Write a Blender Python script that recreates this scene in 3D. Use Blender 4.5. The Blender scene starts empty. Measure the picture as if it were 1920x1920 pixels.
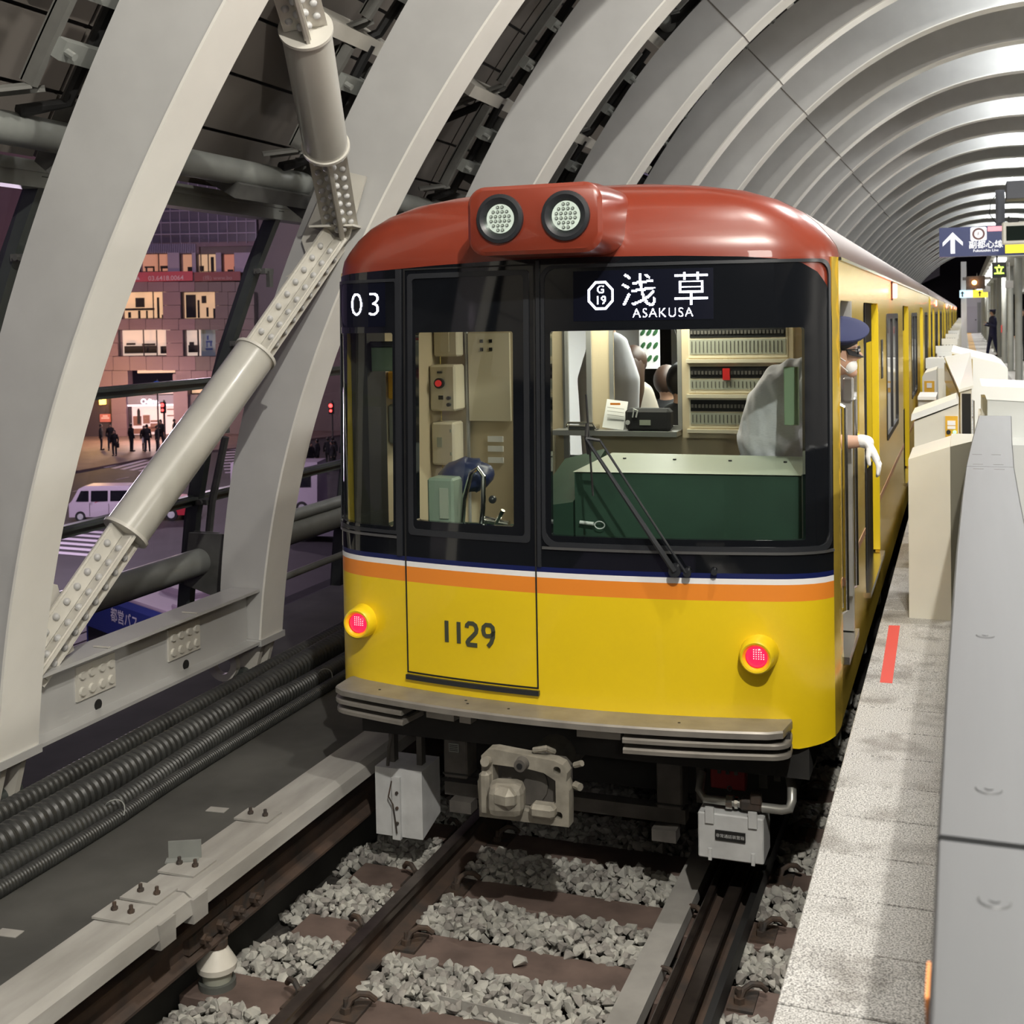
import bpy, bmesh, math, random
from mathutils import Vector, Matrix, geometry, noise
random.seed(7)
SC = bpy.context.scene
COL = SC.collection
PI = math.pi
# ------------------------------------------------------------------ camera, world, light, exposure
cam_d = bpy.data.cameras.new('camera'); cam = bpy.data.objects.new('camera', cam_d); COL.objects.link(cam)
cam_d.sensor_width = 36.0; cam_d.lens = 36.0 * 2294.33 / 1920
cam_d.shift_x = 0.0; cam_d.shift_y = -(960 - 670) / 1920
cam_d.dof.use_dof = True; cam_d.dof.focus_distance = 6.0; cam_d.dof.aperture_fstop = 7.0
cam_d.clip_start = 0.05; cam_d.clip_end = 600
EX = Vector((0.93787923, 0.0066527, 0.3468981)); EY = Vector((0.34646475, 0.03554532, -0.9373893)); EZ = Vector((-0.01856677, 0.99934592, 0.03103229))
cam.matrix_world = Matrix.Translation((1.795, 0, 2.74)) @ Matrix((EX, EY, EZ)).to_4x4()
SC.camera = cam
SC.view_settings.view_transform = 'Standard'; SC.view_settings.look = 'None'
SC.view_settings.gamma = 1.0; SC.view_settings.use_curve_mapping = False
SC.view_settings.exposure = 0.15
W = bpy.data.worlds.new('world'); SC.world = W; W.use_nodes = True
W.node_tree.nodes['Background'].inputs[0].default_value = (0.10, 0.08, 0.125, 1)
W.node_tree.nodes['Background'].inputs[1].default_value = 0.9

def light(name, kind, loc, power, color=(1, 1, 1), size=0.2, target=None, size_y=None, spot=None, blend=0.4):
    d = bpy.data.lights.new(name, kind); d.energy = power; d.color = color
    if kind == 'AREA':
        d.size = size
        if size_y: d.shape = 'RECTANGLE'; d.size_y = size_y
    elif kind in ('POINT', 'SPOT'): d.shadow_soft_size = size
    if spot: d.spot_size = spot; d.spot_blend = blend
    o = bpy.data.objects.new(name, d); o.location = loc; COL.objects.link(o)
    if target is not None:
        o.rotation_euler = (Vector(target) - Vector(loc)).to_track_quat('-Z', 'Y').to_euler()
    return o
WARM = (1.0, 0.955, 0.875); COOL = (0.93, 0.97, 1.0)
light('roof_floodlight', 'POINT', (2.6, 0.2, 6.4), 1250, WARM, 0.06)
light('roof_floodlight', 'POINT', (1.75, 4.2, 6.45), 330, WARM, 0.07)
light('rear_platform_light', 'AREA', (5.0, -7.0, 5.6), 130, WARM, 1.2, (0, 5, 1.5))
for k in range(6): light('red_side_lamp_glow', 'POINT', (1.33, 10.1 + (16.05*k if k else 0), 2.91), 1.6, (1, 0.05, 0.03), 0.02)
for k in range(3): light('side_fill_light', 'POINT', (10.0, 2.5 + 5*k, 4.6), 700, WARM, 0.15)  # added out-of-view fill, brightens the rib flanges from the right
for k in range(11): light('platform_fill_row', 'POINT', (5.5, 17 + 7.5*k, 3.6), 18, (1.0, 0.96, 0.88), 0.15)  # added fill row, imitates platform bounce onto the far flanges
light('end_wall_fill', 'POINT', (2.4, 101, 3.4), 120, (1, .95, 1), 0.3)  # added fill that brightens the far white partition and door
for k in range(1, 17):     # lamps recessed in every second bay of the vault, throwing light on the rib behind
    y = 4.905 + 2.5 * (2 * k + 1) - 1.1
    if y > 92: break
    light('vault_lamp', 'POINT', (3.3, y, 7.14), 165, COOL, 0.08)
for k in range(14):
    light('platform_light', 'AREA', (2.9 if k > 3 else 2.3, 8 + 7 * k, 3.9 if k > 3 else 6.3), 70 if k > 3 else 120, (1.0, 0.97, 0.93), 0.5, (2.2 if k > 3 else 1.6, 8 + 7 * k, 0))
light('cab_lamp', 'AREA', (0.1, 6.75, 2.93), 17, (1.0, 0.93, 0.78), 0.9, (0.1, 6.75, 0), 0.4)
light('saloon_lamp', 'AREA', (0, 9.3, 2.93), 75, (1.0, 0.97, 0.92), 0.5, (0, 9.3, 0), 2.6)
light('shop_glow', 'POINT', (-54.0, 74.0, -3.2), 1500, (1.0, 0.75, 0.6), 0.8)
light('street_lamp_glow', 'POINT', (-57.5, 72.5, -1.5), 1400, (1.0, 0.62, 0.2), 0.3)
light('street_light', 'POINT', (-31.0, 38.0, 2.0), 3200, (1.0, 0.88, 0.97), 0.8)
light('street_light', 'POINT', (-44.0, 66.0, 8.0), 3600, (1.0, 0.84, 0.9), 0.8)
light('street_light', 'POINT', (-12.0, 15.0, 1.0), 600, (1.0, 0.88, 0.97), 0.8)

# ------------------------------------------------------------------ materials
MATS = {}
def mat(name, col, rough=0.5, metal=0.0, var=0.0, scale=6.0, bump=0.0, emit=None, estr=0.0, coat=0.0, detail=4.0, col2=None, stretch=None, spec=None):
    if name in MATS: return MATS[name]
    m = bpy.data.materials.new(name); m.use_nodes = True; nt = m.node_tree; b = nt.nodes['Principled BSDF']
    b.inputs['Base Color'].default_value = (*col, 1); b.inputs['Roughness'].default_value = rough; b.inputs['Metallic'].default_value = metal
    b.inputs['Coat Weight'].default_value = coat
    if spec is not None: b.inputs['Specular IOR Level'].default_value = spec
    if emit: b.inputs['Emission Color'].default_value = (*emit, 1); b.inputs['Emission Strength'].default_value = estr
    if var or bump or col2:
        tc = nt.nodes.new('ShaderNodeTexCoord'); mp = nt.nodes.new('ShaderNodeMapping'); nz = nt.nodes.new('ShaderNodeTexNoise')
        nt.links.new(tc.outputs['Object'], mp.inputs[0]); nt.links.new(mp.outputs[0], nz.inputs['Vector'])
        if stretch: mp.inputs['Scale'].default_value = stretch
        nz.inputs['Scale'].default_value = scale; nz.inputs['Detail'].default_value = detail
        rp = nt.nodes.new('ShaderNodeValToRGB'); nt.links.new(nz.outputs['Fac'], rp.inputs[0])
        c2 = col2 or tuple(min(1, c * (1 + var)) for c in col)
        c1 = col if col2 else tuple(c * (1 - var) for c in col)
        rp.color_ramp.elements[0].position = 0.32; rp.color_ramp.elements[0].color = (*c1, 1)
        rp.color_ramp.elements[1].position = 0.68; rp.color_ramp.elements[1].color = (*c2, 1)
        nt.links.new(rp.outputs[0], b.inputs['Base Color'])
        if bump:
            bp = nt.nodes.new('ShaderNodeBump'); bp.inputs['Strength'].default_value = bump; bp.inputs['Distance'].default_value = 0.01
            nt.links.new(nz.outputs['Fac'], bp.inputs['Height']); nt.links.new(bp.outputs[0], b.inputs['Normal'])
    MATS[name] = m; return m
def thin_glass(name, tint=(0.85, 0.92, 0.88), f0=0.05):
    m = bpy.data.materials.new(name); m.use_nodes = True; nt = m.node_tree; nt.nodes.clear()
    out = nt.nodes.new('ShaderNodeOutputMaterial'); mx = nt.nodes.new('ShaderNodeMixShader'); lw = nt.nodes.new('ShaderNodeLayerWeight'); lw.inputs[0].default_value = 0.5
    pw = nt.nodes.new('ShaderNodeMath'); pw.operation = 'POWER'; pw.inputs[1].default_value = 5; ma = nt.nodes.new('ShaderNodeMath'); ma.operation = 'MULTIPLY_ADD'; ma.inputs[1].default_value = 0.9; ma.inputs[2].default_value = f0
    tr = nt.nodes.new('ShaderNodeBsdfTransparent'); gl = nt.nodes.new('ShaderNodeBsdfGlossy'); gl.inputs['Roughness'].default_value = 0.0; tr.inputs[0].default_value = (*tint, 1)
    nt.links.new(lw.outputs['Facing'], pw.inputs[0]); nt.links.new(pw.outputs[0], ma.inputs[0]); nt.links.new(ma.outputs[0], mx.inputs[0])
    nt.links.new(tr.outputs[0], mx.inputs[1]); nt.links.new(gl.outputs[0], mx.inputs[2]); nt.links.new(mx.outputs[0], out.inputs[0])
    MATS[name] = m; return m
def granite(name, base, dark, light_, s=190):
    m = bpy.data.materials.new(name); m.use_nodes = True; nt = m.node_tree; b = nt.nodes['Principled BSDF']; b.inputs['Roughness'].default_value = 0.6
    tc = nt.nodes.new('ShaderNodeTexCoord'); n1 = nt.nodes.new('ShaderNodeTexNoise'); n1.inputs['Scale'].default_value = s; n1.inputs['Detail'].default_value = 2
    n2 = nt.nodes.new('ShaderNodeTexNoise'); n2.inputs['Scale'].default_value = 5; n2.inputs['Detail'].default_value = 6
    gm = nt.nodes.new('ShaderNodeNewGeometry')
    nt.links.new(gm.outputs['Position'], n1.inputs['Vector']); nt.links.new(gm.outputs['Position'], n2.inputs['Vector'])
    rp = nt.nodes.new('ShaderNodeValToRGB'); nt.links.new(n1.outputs['Fac'], rp.inputs[0]); e = rp.color_ramp.elements
    e[0].position = 0.36; e[0].color = (*dark, 1); e[1].position = 0.62; e[1].color = (*light_, 1); k = e.new(0.48); k.color = (*base, 1)
    r2 = nt.nodes.new('ShaderNodeValToRGB'); nt.links.new(n2.outputs['Fac'], r2.inputs[0]); r2.color_ramp.elements[0].position = 0.34; r2.color_ramp.elements[0].color = (0.52, 0.5, 0.48, 1)
    r2.color_ramp.elements[1].position = 0.5; r2.color_ramp.elements[1].color = (1, 1, 1, 1)
    mx = nt.nodes.new('ShaderNodeMix'); mx.data_type = 'RGBA'; mx.blend_type = 'MULTIPLY'; mx.inputs[0].default_value = 0.8
    nt.links.new(rp.outputs[0], mx.inputs[6]); nt.links.new(r2.outputs[0], mx.inputs[7]); nt.links.new(mx.outputs[2], b.inputs['Base Color'])
    MATS[name] = m; return m
M_STEEL = mat('white_painted_steel', (0.49, 0.49, 0.48), 0.35, var=0.05, scale=3, coat=0.15)
M_STEEL2 = mat('cream_painted_steel', (0.60, 0.58, 0.52), 0.4, var=0.06, scale=5)
M_FLG = mat('bounce_lit_flange', (0.80, 0.785, 0.73), 0.4, var=0.03, scale=3)  # lighter than the rib faces: platform bounce light put into the colour
M_TUBE = mat('grey_beige_tube_paint', (0.50, 0.49, 0.44), 0.28, var=0.08, scale=2.5, coat=0.3)
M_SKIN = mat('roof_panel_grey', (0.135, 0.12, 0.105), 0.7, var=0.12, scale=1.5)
M_CLIP = mat('dark_bracket_paint', (0.085, 0.085, 0.08), 0.55, var=0.2, scale=8)
M_MULL = mat('dark_mullion_metal', (0.07, 0.08, 0.075), 0.35, metal=0.4, var=0.1)
M_GREYT = mat('grey_green_tube_paint', (0.22, 0.23, 0.215), 0.45, var=0.1)
M_PAVER = granite('granite', (0.42, 0.415, 0.40), (0.17, 0.165, 0.16), (0.66, 0.65, 0.63))
M_CONC = mat('dark_concrete', (0.062, 0.061, 0.056), 0.85, var=0.3, scale=2.2, bump=0.3, detail=8)
M_CONC2 = mat('pale_concrete', (0.3, 0.29, 0.27), 0.85, var=0.2, scale=4, bump=0.2, detail=8)
M_BED = mat('track_bed_dirt', (0.04, 0.036, 0.032), 0.95, var=0.4, scale=20, bump=0.4)
M_STONE = mat('ballast_stone_grey', (0.30, 0.295, 0.27), 0.9, col2=(0.52, 0.51, 0.46), scale=14, bump=0.25)
M_STONE2 = mat('ballast_stone_dark', (0.20, 0.19, 0.175), 0.9, col2=(0.36, 0.34, 0.31), scale=14, bump=0.25)
M_SLEEP = mat('sleeper_brown', (0.135, 0.095, 0.08), 0.85, var=0.28, scale=5, bump=0.2, detail=8)
M_RAIL = mat('rail_steel', (0.13, 0.105, 0.09), 0.28, metal=0.85, var=0.25, scale=9)
M_RAILS = mat('rail_side_rust', (0.115, 0.075, 0.055), 0.7, metal=0.25, col2=(0.055, 0.045, 0.04), scale=7, bump=0.2)
M_RUST = mat('rusty_iron', (0.10, 0.065, 0.045), 0.75, metal=0.2, col2=(0.05, 0.045, 0.042), scale=18, bump=0.3)
M_BOARD = mat('weathered_frp_board', (0.25, 0.24, 0.22), 0.75, col2=(0.40, 0.39, 0.365), scale=6, stretch=(1, 0.25, 1), detail=8)
M_CABLE = mat('black_corrugated_plastic', (0.034, 0.035, 0.033), 0.42, var=0.25, scale=5)
M_YEL = mat('yellow_train_paint', (0.83, 0.59, 0.012), 0.34, coat=0.25, var=0.02, scale=2)
M_GOLD = mat('gold_wrapped_side', (0.84, 0.60, 0.085), 0.24, metal=0.6, var=0.05, scale=3)
M_RED = mat('red_brown_train_paint', (0.215, 0.034, 0.017), 0.28, coat=0.35, var=0.05, scale=3)
M_ROOF = mat('pinkish_roof_paint', (0.13, 0.085, 0.075), 0.45)
M_ORA = mat('orange_stripe', (0.84, 0.26, 0.03), 0.35)
M_WHI = mat('white_stripe', (0.85, 0.85, 0.85), 0.35)
M_NAVY = mat('navy_stripe', (0.008, 0.014, 0.09), 0.3)
M_BLK = mat('gloss_black_mask', (0.006, 0.007, 0.009), 0.06, coat=0.3)
M_BLK2 = mat('satin_black_trim', (0.022, 0.024, 0.028), 0.3)
M_RUB = mat('black_rubber', (0.012, 0.012, 0.012), 0.6)
M_GLASS = thin_glass('windscreen_glass')
M_PANE = thin_glass('facade_glass', (0.90, 0.87, 0.93), 0.02)
M_LED = mat('white_led', (0.9, 0.9, 1), 0.5, emit=(0.86, 0.88, 1.0), estr=5.0)
M_LEDBG = mat('led_screen_dark', (0.004, 0.005, 0.012), 0.25, spec=0.2)
M_TAIL = mat('red_tail_lens', (0.6, 0.0, 0.02), 0.2, emit=(1.0, 0.015, 0.06), estr=1.5)
M_TAIL2 = mat('red_tail_hot_dot', (1, 0.4, 0.4), 0.3, emit=(1.0, 0.42, 0.42), estr=1.6)
M_SIDEL = mat('red_side_lamp', (1, 0.1, 0.1), 0.3, emit=(1.0, 0.14, 0.1), estr=9)
M_BUMP = mat('worn_grey_bumper_steel', (0.30, 0.28, 0.25), 0.42, metal=0.45, var=0.15, scale=8, detail=8)
M_UND = mat('underframe_grey', (0.085, 0.078, 0.07), 0.7, var=0.25, scale=9)
M_UNDB = mat('underframe_black', (0.018, 0.017, 0.016), 0.8, var=0.2, scale=9)
M_CPL = mat('coupler_cast_steel', (0.29, 0.27, 0.225), 0.6, metal=0.3, var=0.25, scale=12, bump=0.25, detail=8)
M_BOX = mat('white_equipment_box', (0.56, 0.57, 0.57), 0.5, var=0.12, scale=8, detail=8)
M_CREAM = mat('cab_cream_panel', (0.62, 0.52, 0.36), 0.5, var=0.04, scale=3)
M_CREAM2 = mat('cab_cream_light', (0.66, 0.60, 0.46), 0.5)
M_GREEN = mat('desk_dark_green', (0.022, 0.052, 0.035), 0.45, var=0.1)
M_LGRN = mat('desk_top_pale_green', (0.34, 0.37, 0.30), 0.45)
M_CHR = mat('polished_steel', (0.66, 0.65, 0.62), 0.18, metal=1.0)
M_STAIN = mat('train_stainless', (0.42, 0.42, 0.41), 0.32, metal=0.5, var=0.04, scale=10)
M_FENCE = mat('brushed_stainless', (0.066, 0.069, 0.073), 0.5, metal=0.1, var=0.05, scale=30, stretch=(1, 0.05, 1))
M_GATE = mat('gate_cream_paint', (0.70, 0.68, 0.60), 0.45, var=0.02)
M_GATEW = mat('gate_white_paint', (0.76, 0.77, 0.75), 0.4)
M_AMB = mat('amber_sticker', (0.75, 0.42, 0.03), 0.5)
M_DARK = mat('black_opening', (0.008, 0.008, 0.008), 0.7)
M_COLM = mat('grey_column_paint', (0.30, 0.31, 0.285), 0.45, var=0.04)
M_WHITE = mat('white_paint', (0.74, 0.74, 0.76), 0.5)
M_SIGN = mat('navy_sign', (0.03, 0.04, 0.12), 0.4, emit=(0.03, 0.045, 0.15), estr=0.35)
M_SIGNW = mat('sign_white_lit', (0.8, 0.8, 0.8), 0.5, emit=(0.95, 0.97, 1), estr=0.6)
M_SIGNY = mat('sign_yellow_lit', (0.9, 0.75, 0.05), 0.5, emit=(1, 0.78, 0.05), estr=0.9)
M_FBR = mat('line_ring_brown', (0.12, 0.06, 0.055), 0.5, emit=(0.16, 0.08, 0.08), estr=0.5)
M_GLED = mat('green_yellow_led', (0.4, 0.9, 0.1), 0.5, emit=(0.55, 1, 0.05), estr=5)
M_SKINP = mat('skin', (0.50, 0.30, 0.21), 0.55)
M_SHIRT = mat('pale_lilac_shirt', (0.52, 0.50, 0.56), 0.8, col2=(0.60, 0.58, 0.64), scale=60, stretch=(1, 1, 6))
M_NAVYC = mat('navy_cloth', (0.02, 0.022, 0.07), 0.85)
M_BLKC = mat('black_cloth', (0.012, 0.012, 0.014), 0.8)
M_GLOVE = mat('white_cotton', (0.78, 0.78, 0.78), 0.85)
M_HAIR = mat('brown_hair', (0.045, 0.022, 0.013), 0.5)
M_HAIRB = mat('black_hair', (0.01, 0.009, 0.009), 0.5)
M_TAPE = mat('red_tape', (0.72, 0.09, 0.075), 0.5)
M_ROAD = mat('asphalt', (0.032, 0.028, 0.032), 0.7, var=0.2, scale=1.0)
M_WALK = mat('pavement_tiles', (0.16, 0.11, 0.10), 0.7, var=0.2, scale=0.8)
M_PAINTL = mat('road_marking', (0.55, 0.50, 0.56), 0.7)
M_TILE = mat('mauve_stone_cladding', (0.20, 0.13, 0.155), 0.6, var=0.08, scale=0.4)
M_TILE2 = mat('darkened_cladding', (0.135, 0.105, 0.11), 0.6, var=0.08, scale=0.4)  # mauve stone darkened, imitating tinted glass over the right-hand facade
M_JOINT = mat('dark_joint', (0.05, 0.035, 0.045), 0.8)

# ------------------------------------------------------------------ mesh helpers
class MB:
    def __init__(s): s.v = []; s.f = []; s.mi = []; s.cur = 0
    def add(s, vs, fs):
        n = len(s.v); s.v += [tuple(v) for v in vs]; s.f += [tuple(i + n for i in f) for f in fs]; s.mi += [s.cur] * len(fs); return s
    def box(s, c, d, rot=None):
        x, y, z = (q / 2 for q in d)
        vs = [Vector(p) for p in ((-x,-y,-z),(x,-y,-z),(x,y,-z),(-x,y,-z),(-x,-y,z),(x,-y,z),(x,y,z),(-x,y,z))]
        if rot is not None: vs = [rot @ v for v in vs]
        c = Vector(c); return s.add([v + c for v in vs], [(0,3,2,1),(4,5,6,7),(0,1,5,4),(1,2,6,5),(2,3,7,6),(3,0,4,7)])
    def bb(s, x0, x1, y0, y1, z0, z1): return s.box(((x0+x1)/2,(y0+y1)/2,(z0+z1)/2), (abs(x1-x0),abs(y1-y0),abs(z1-z0)))
    def rbox(s, c, d, r=0.01, rot=None, seg=1):
        bm = bmesh.new(); bmesh.ops.create_cube(bm, size=1); bmesh.ops.scale(bm, vec=d, verts=bm.verts)
        bmesh.ops.bevel(bm, geom=bm.edges[:], offset=r, segments=seg, affect='EDGES', profile=0.5)
        c = Vector(c); vs = [(rot @ v.co if rot is not None else v.co) + c for v in bm.verts]
        bm.verts.index_update(); fs = [[v.index for v in f.verts] for f in bm.faces]; bm.free(); return s.add(vs, fs)
    def cyl(s, p0, p1, r, n=16, r2=None, cap=True):
        p0, p1 = Vector(p0), Vector(p1); d = (p1 - p0).normalized(); u = d.orthogonal().normalized(); w = d.cross(u); r2 = r if r2 is None else r2
        vs = []; 
        for p, q in ((p0, r), (p1, r2)):
            for i in range(n): a = 2*PI*i/n; vs.append(p + (u*math.cos(a) + w*math.sin(a))*q)
        fs = [(i, (i+1) % n, n+(i+1) % n, n+i) for i in range(n)]
        if cap: fs += [tuple(range(n))[::-1], tuple(range(n, 2*n))]
        return s.add(vs, fs)
    def tube(s, pts, r, n=10, cap=True, round_=False, up=None):
        pts = [Vector(p) for p in pts]; rs = r if isinstance(r, (list, tuple)) else [r]*len(pts)
        if round_:
            mul = lambda q, f: tuple(v*f for v in q) if isinstance(q, tuple) else q*f
            ext = lambda q: min(q) if isinstance(q, tuple) else q
            d0 = (pts[0]-pts[1]).normalized(); d1 = (pts[-1]-pts[-2]).normalized()
            pre = [(pts[0]+d0*ext(rs[0])*math.sin(a), mul(rs[0], math.cos(a))) for a in (1.45, 1.0, 0.5)]
            post = [(pts[-1]+d1*ext(rs[-1])*math.sin(a), mul(rs[-1], math.cos(a))) for a in (0.5, 1.0, 1.45)]
            pts = [p for p, _ in pre]+pts+[p for p, _ in post]; rs = [q for _, q in pre]+list(rs)+[q for _, q in post]
        vs = []; u = None
        for i, p in enumerate(pts):
            d = (pts[min(i+1, len(pts)-1)] - pts[max(i-1, 0)]).normalized()
            if u is None: u = (Vector(up) if up else d.orthogonal()); 
            u = (u - d*u.dot(d)).normalized(); w = d.cross(u)
            q = rs[i]; qa, qb = q if isinstance(q, tuple) else (q, q)
            for k in range(n): a = 2*PI*k/n; vs.append(p + u*math.cos(a)*qa + w*math.sin(a)*qb)
        m = len(pts); fs = [(i*n+k, i*n+(k+1) % n, (i+1)*n+(k+1) % n, (i+1)*n+k) for i in range(m-1) for k in range(n)]
        if cap: fs += [tuple(range(n))[::-1], tuple(range((m-1)*n, m*n))]
        return s.add(vs, fs)
    def sph(s, c, r, n=12, m=8, sc=(1,1,1), rot=None):
        c = Vector(c); vs = []; fs = []
        for j in range(1, m):
            b = PI*j/m
            for i in range(n):
                a = 2*PI*i/n; p = Vector((math.cos(a)*math.sin(b)*r*sc[0], math.sin(a)*math.sin(b)*r*sc[1], math.cos(b)*r*sc[2]))
                vs.append(c + (rot @ p if rot is not None else p))
        for p in (Vector((0,0,r*sc[2])), Vector((0,0,-r*sc[2]))): vs.append(c + (rot @ p if rot is not None else p))
        t = len(vs)-2
        for j in range(m-2):
            for i in range(n): fs.append((j*n+i, (j+1)*n+i, (j+1)*n+(i+1) % n, j*n+(i+1) % n))
        for i in range(n): fs += [(t, i, (i+1) % n), (t+1, (m-2)*n+(i+1) % n, (m-2)*n+i)]
        return s.add(vs, fs)
    def prism(s, poly, axis, a, b, org=(0,0,0)):
        # poly: 2D outline; extruded along axis from a to b
        n = len(poly); o = Vector(org)
        def P(p, t): return o + (Vector((t,p[0],p[1])) if axis == 'x' else Vector((p[0],t,p[1])) if axis == 'y' else Vector((p[0],p[1],t)))
        vs = [P(p, a) for p in poly] + [P(p, b) for p in poly]
        return s.add(vs, [tuple(range(n))[::-1], tuple(range(n, 2*n))] + [(i, (i+1) % n, n+(i+1) % n, n+i) for i in range(n)])
    def loft(s, rings, close=True, cap=False):
        n = len(rings[0]); vs = [p for r in rings for p in r]; fs = []
        for j in range(len(rings)-1):
            for i in range(n if close else n-1): fs.append((j*n+i, j*n+(i+1) % n, (j+1)*n+(i+1) % n, (j+1)*n+i))
        if cap: fs += [tuple(range(n))[::-1], tuple(range((len(rings)-1)*n, len(rings)*n))]
        return s.add(vs, fs)
    def mesh(s, name, m, smooth=False, angle=None):
        me = bpy.data.meshes.new(name); me.from_pydata(s.v, [], s.f)
        for q in (m if isinstance(m, (list, tuple)) else [m]): me.materials.append(q)
        if isinstance(m, (list, tuple)): me.polygons.foreach_set('material_index', s.mi)
        bm = bmesh.new(); bm.from_mesh(me); bmesh.ops.recalc_face_normals(bm, faces=bm.faces); bm.to_mesh(me); bm.free()
        if smooth:
            me.polygons.foreach_set('use_smooth', [True]*len(me.polygons))
            me.set_sharp_from_angle(angle=math.radians(angle or 35))
        me.update(); return me
    def build(s, name, m, parent=None, smooth=False, angle=None, **kw):
        return link(name, s.mesh(name, m, smooth, angle), parent, **kw)
def link(name, me, parent=None, label=None, cat=None, group=None, kind=None, loc=None, rot=None):
    o = bpy.data.objects.new(name, me); COL.objects.link(o)
    if loc is not None: o.location = loc
    if rot is not None: o.rotation_euler = rot
    if parent is not None: adopt(o, parent)
    tag(o, label, cat, group, kind); return o
def tag(o, label=None, cat=None, group=None, kind=None):
    if label: o['label'] = label
    if cat: o['category'] = cat
    if group: o['group'] = group
    if kind: o['kind'] = kind
    return o
WORLD = {}
def adopt(o, parent):
    o.parent = parent; w = WORLD.get(parent.name)
    if w is not None: o.matrix_parent_inverse = w.inverted()
def thing(name, label, cat, loc=(0,0,0), group=None, rz=0):
    o = bpy.data.objects.new(name, None); COL.objects.link(o); o.location = loc; o.rotation_euler = (0,0,rz); o.empty_display_size = 0.1
    WORLD[o.name] = Matrix.Translation(loc) @ Matrix.Rotation(rz, 4, 'Z')
    return tag(o, label, cat, group)
def copy_thing(root, loc, label=None, group=None, rz=None):
    r = root.copy(); COL.objects.link(r); r.location = loc
    if rz is not None: r.rotation_euler = (0,0,rz)
    if label: r['label'] = label
    if group: r['group'] = group
    for ch in list(root.children):
        c = ch.copy(); COL.objects.link(c); c.parent = r; c.matrix_parent_inverse = ch.matrix_parent_inverse.copy()
        for g in list(ch.children):
            d = g.copy(); COL.objects.link(d); d.parent = c; d.matrix_parent_inverse = g.matrix_parent_inverse.copy()
    return r
def rotz(a): return Matrix.Rotation(a, 3, 'Z')
def frame_of(d, up=(0,0,1)):      # 3x3 whose local z follows d
    d = Vector(d).normalized(); x = Vector(up).cross(d).normalized(); y = d.cross(x); return Matrix((x, y, d)).transposed()
def text_mb(body, size, fn, bold=0.0, res=3, spacing=1.0, align='CENTER'):
    c = bpy.data.curves.new('txt', 'FONT'); c.body = body; c.size = size; c.resolution_u = res; c.offset = bold; c.space_character = spacing; c.align_x = align
    o = bpy.data.objects.new('txt', c); COL.objects.link(o)
    dg = bpy.context.evaluated_depsgraph_get(); dg.update(); me = bpy.data.meshes.new_from_object(o.evaluated_get(dg))
    vs = [fn(v.co.x, v.co.y) for v in me.vertices]; fs = [tuple(p.vertices) for p in me.polygons]
    bpy.data.objects.remove(o); bpy.data.curves.remove(c); bpy.data.meshes.remove(me)
    b = MB(); b.add(vs, fs); return b
def led_mb(body, size, fn, cell, bold=0.0, stretch=(1, 1), spacing=1.0):
    # samples the glyph outline on a dot grid: one little square per lit LED
    from mathutils.bvhtree import BVHTree
    t = text_mb(body, size, lambda x, y: (x*stretch[0], y*stretch[1], 0), bold, 4, spacing)
    bv = BVHTree.FromPolygons([Vector(v) for v in t.v], t.f); xs = [v[0] for v in t.v]; ys = [v[1] for v in t.v]
    b = MB(); y = min(ys)
    while y < max(ys):
        x = min(xs)
        while x < max(xs):
            h = bv.ray_cast(Vector((x+cell/2, y+cell/2, 1)), Vector((0,0,-1)))
            if h[0] is not None:
                q = cell*0.5; b.add([fn(x+cell/2+i*q, y+cell/2+j*q) for i, j in ((-1,-1),(1,-1),(1,1),(-1,1))], [(0,1,2,3)])
            x += cell
        y += cell
    return b

# ------------------------------------------------------------------ arch geometry
AP = [0.853, -3.725, 5.177, -2.379, 0.674, -0.484, 5.877]
TM = 1.60
def arc_raw(t):
    r = 0.0
    for c in AP: r = r*t + c
    return 3 - r*math.cos(t), 0.5 + r*math.sin(t)
def arc0(t):
    if t <= TM: return arc_raw(t)
    x, z = arc_raw(2*TM - t); xm = arc_raw(TM)[0]; return 2*xm - x, z
def arc(t, off=0.0):
    x, z = arc0(t); x1, z1 = arc0(t-0.01); x2, z2 = arc0(t+0.01); dx, dz = x2-x1, z2-z1; L = math.hypot(dx, dz)
    return x - dz/L*off, z + dx/L*off
Y1 = 4.905; SP = 2.5; FW = 0.28
def depth(t): return 0.34 + 0.24*min(1, max(0, t/0.85))
# ================================================================== SETTING: ribs, roof, facade
def rib_mesh(foot):
    b = MB(); ts = [0.0 + i*(2.52/84) for i in range(85)] if foot else [0.0 + i*(2.52/56) for i in range(57)]
    rings = []
    for t in ts:
        xi, zi = arc(t, 0); xo, zo = arc(t, depth(t))
        rings.append([(xi, 0, zi), (xo, 0, zo), (xo, FW, zo), (xi, FW, zi)])
    b.loft(rings, cap=True); return b
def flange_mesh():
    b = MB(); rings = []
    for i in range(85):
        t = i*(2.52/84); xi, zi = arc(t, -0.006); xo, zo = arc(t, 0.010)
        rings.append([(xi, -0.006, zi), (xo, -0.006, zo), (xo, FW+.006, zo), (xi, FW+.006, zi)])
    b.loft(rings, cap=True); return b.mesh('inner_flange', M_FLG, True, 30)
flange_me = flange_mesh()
GR = 'white arched box ribs receding along the vault'
near_labels = {-1: 'nearest white arched rib, only its inner edge showing in the top left corner',
    0: 'wide white arched rib at the far left, foot pinned beside the corrugated hoses',
    1: 'white arched rib meeting the tube braces just left of the train',
    2: 'white arched rib rising behind the left half of the red train roof',
    3: 'white arched rib rising from behind the train headlamps, splice line near its top'}
rib_near = rib_mesh(True).mesh('box_girder', M_STEEL, True, 30); rib_far = rib_mesh(False).mesh('box_girder', M_STEEL, True, 30)
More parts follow.
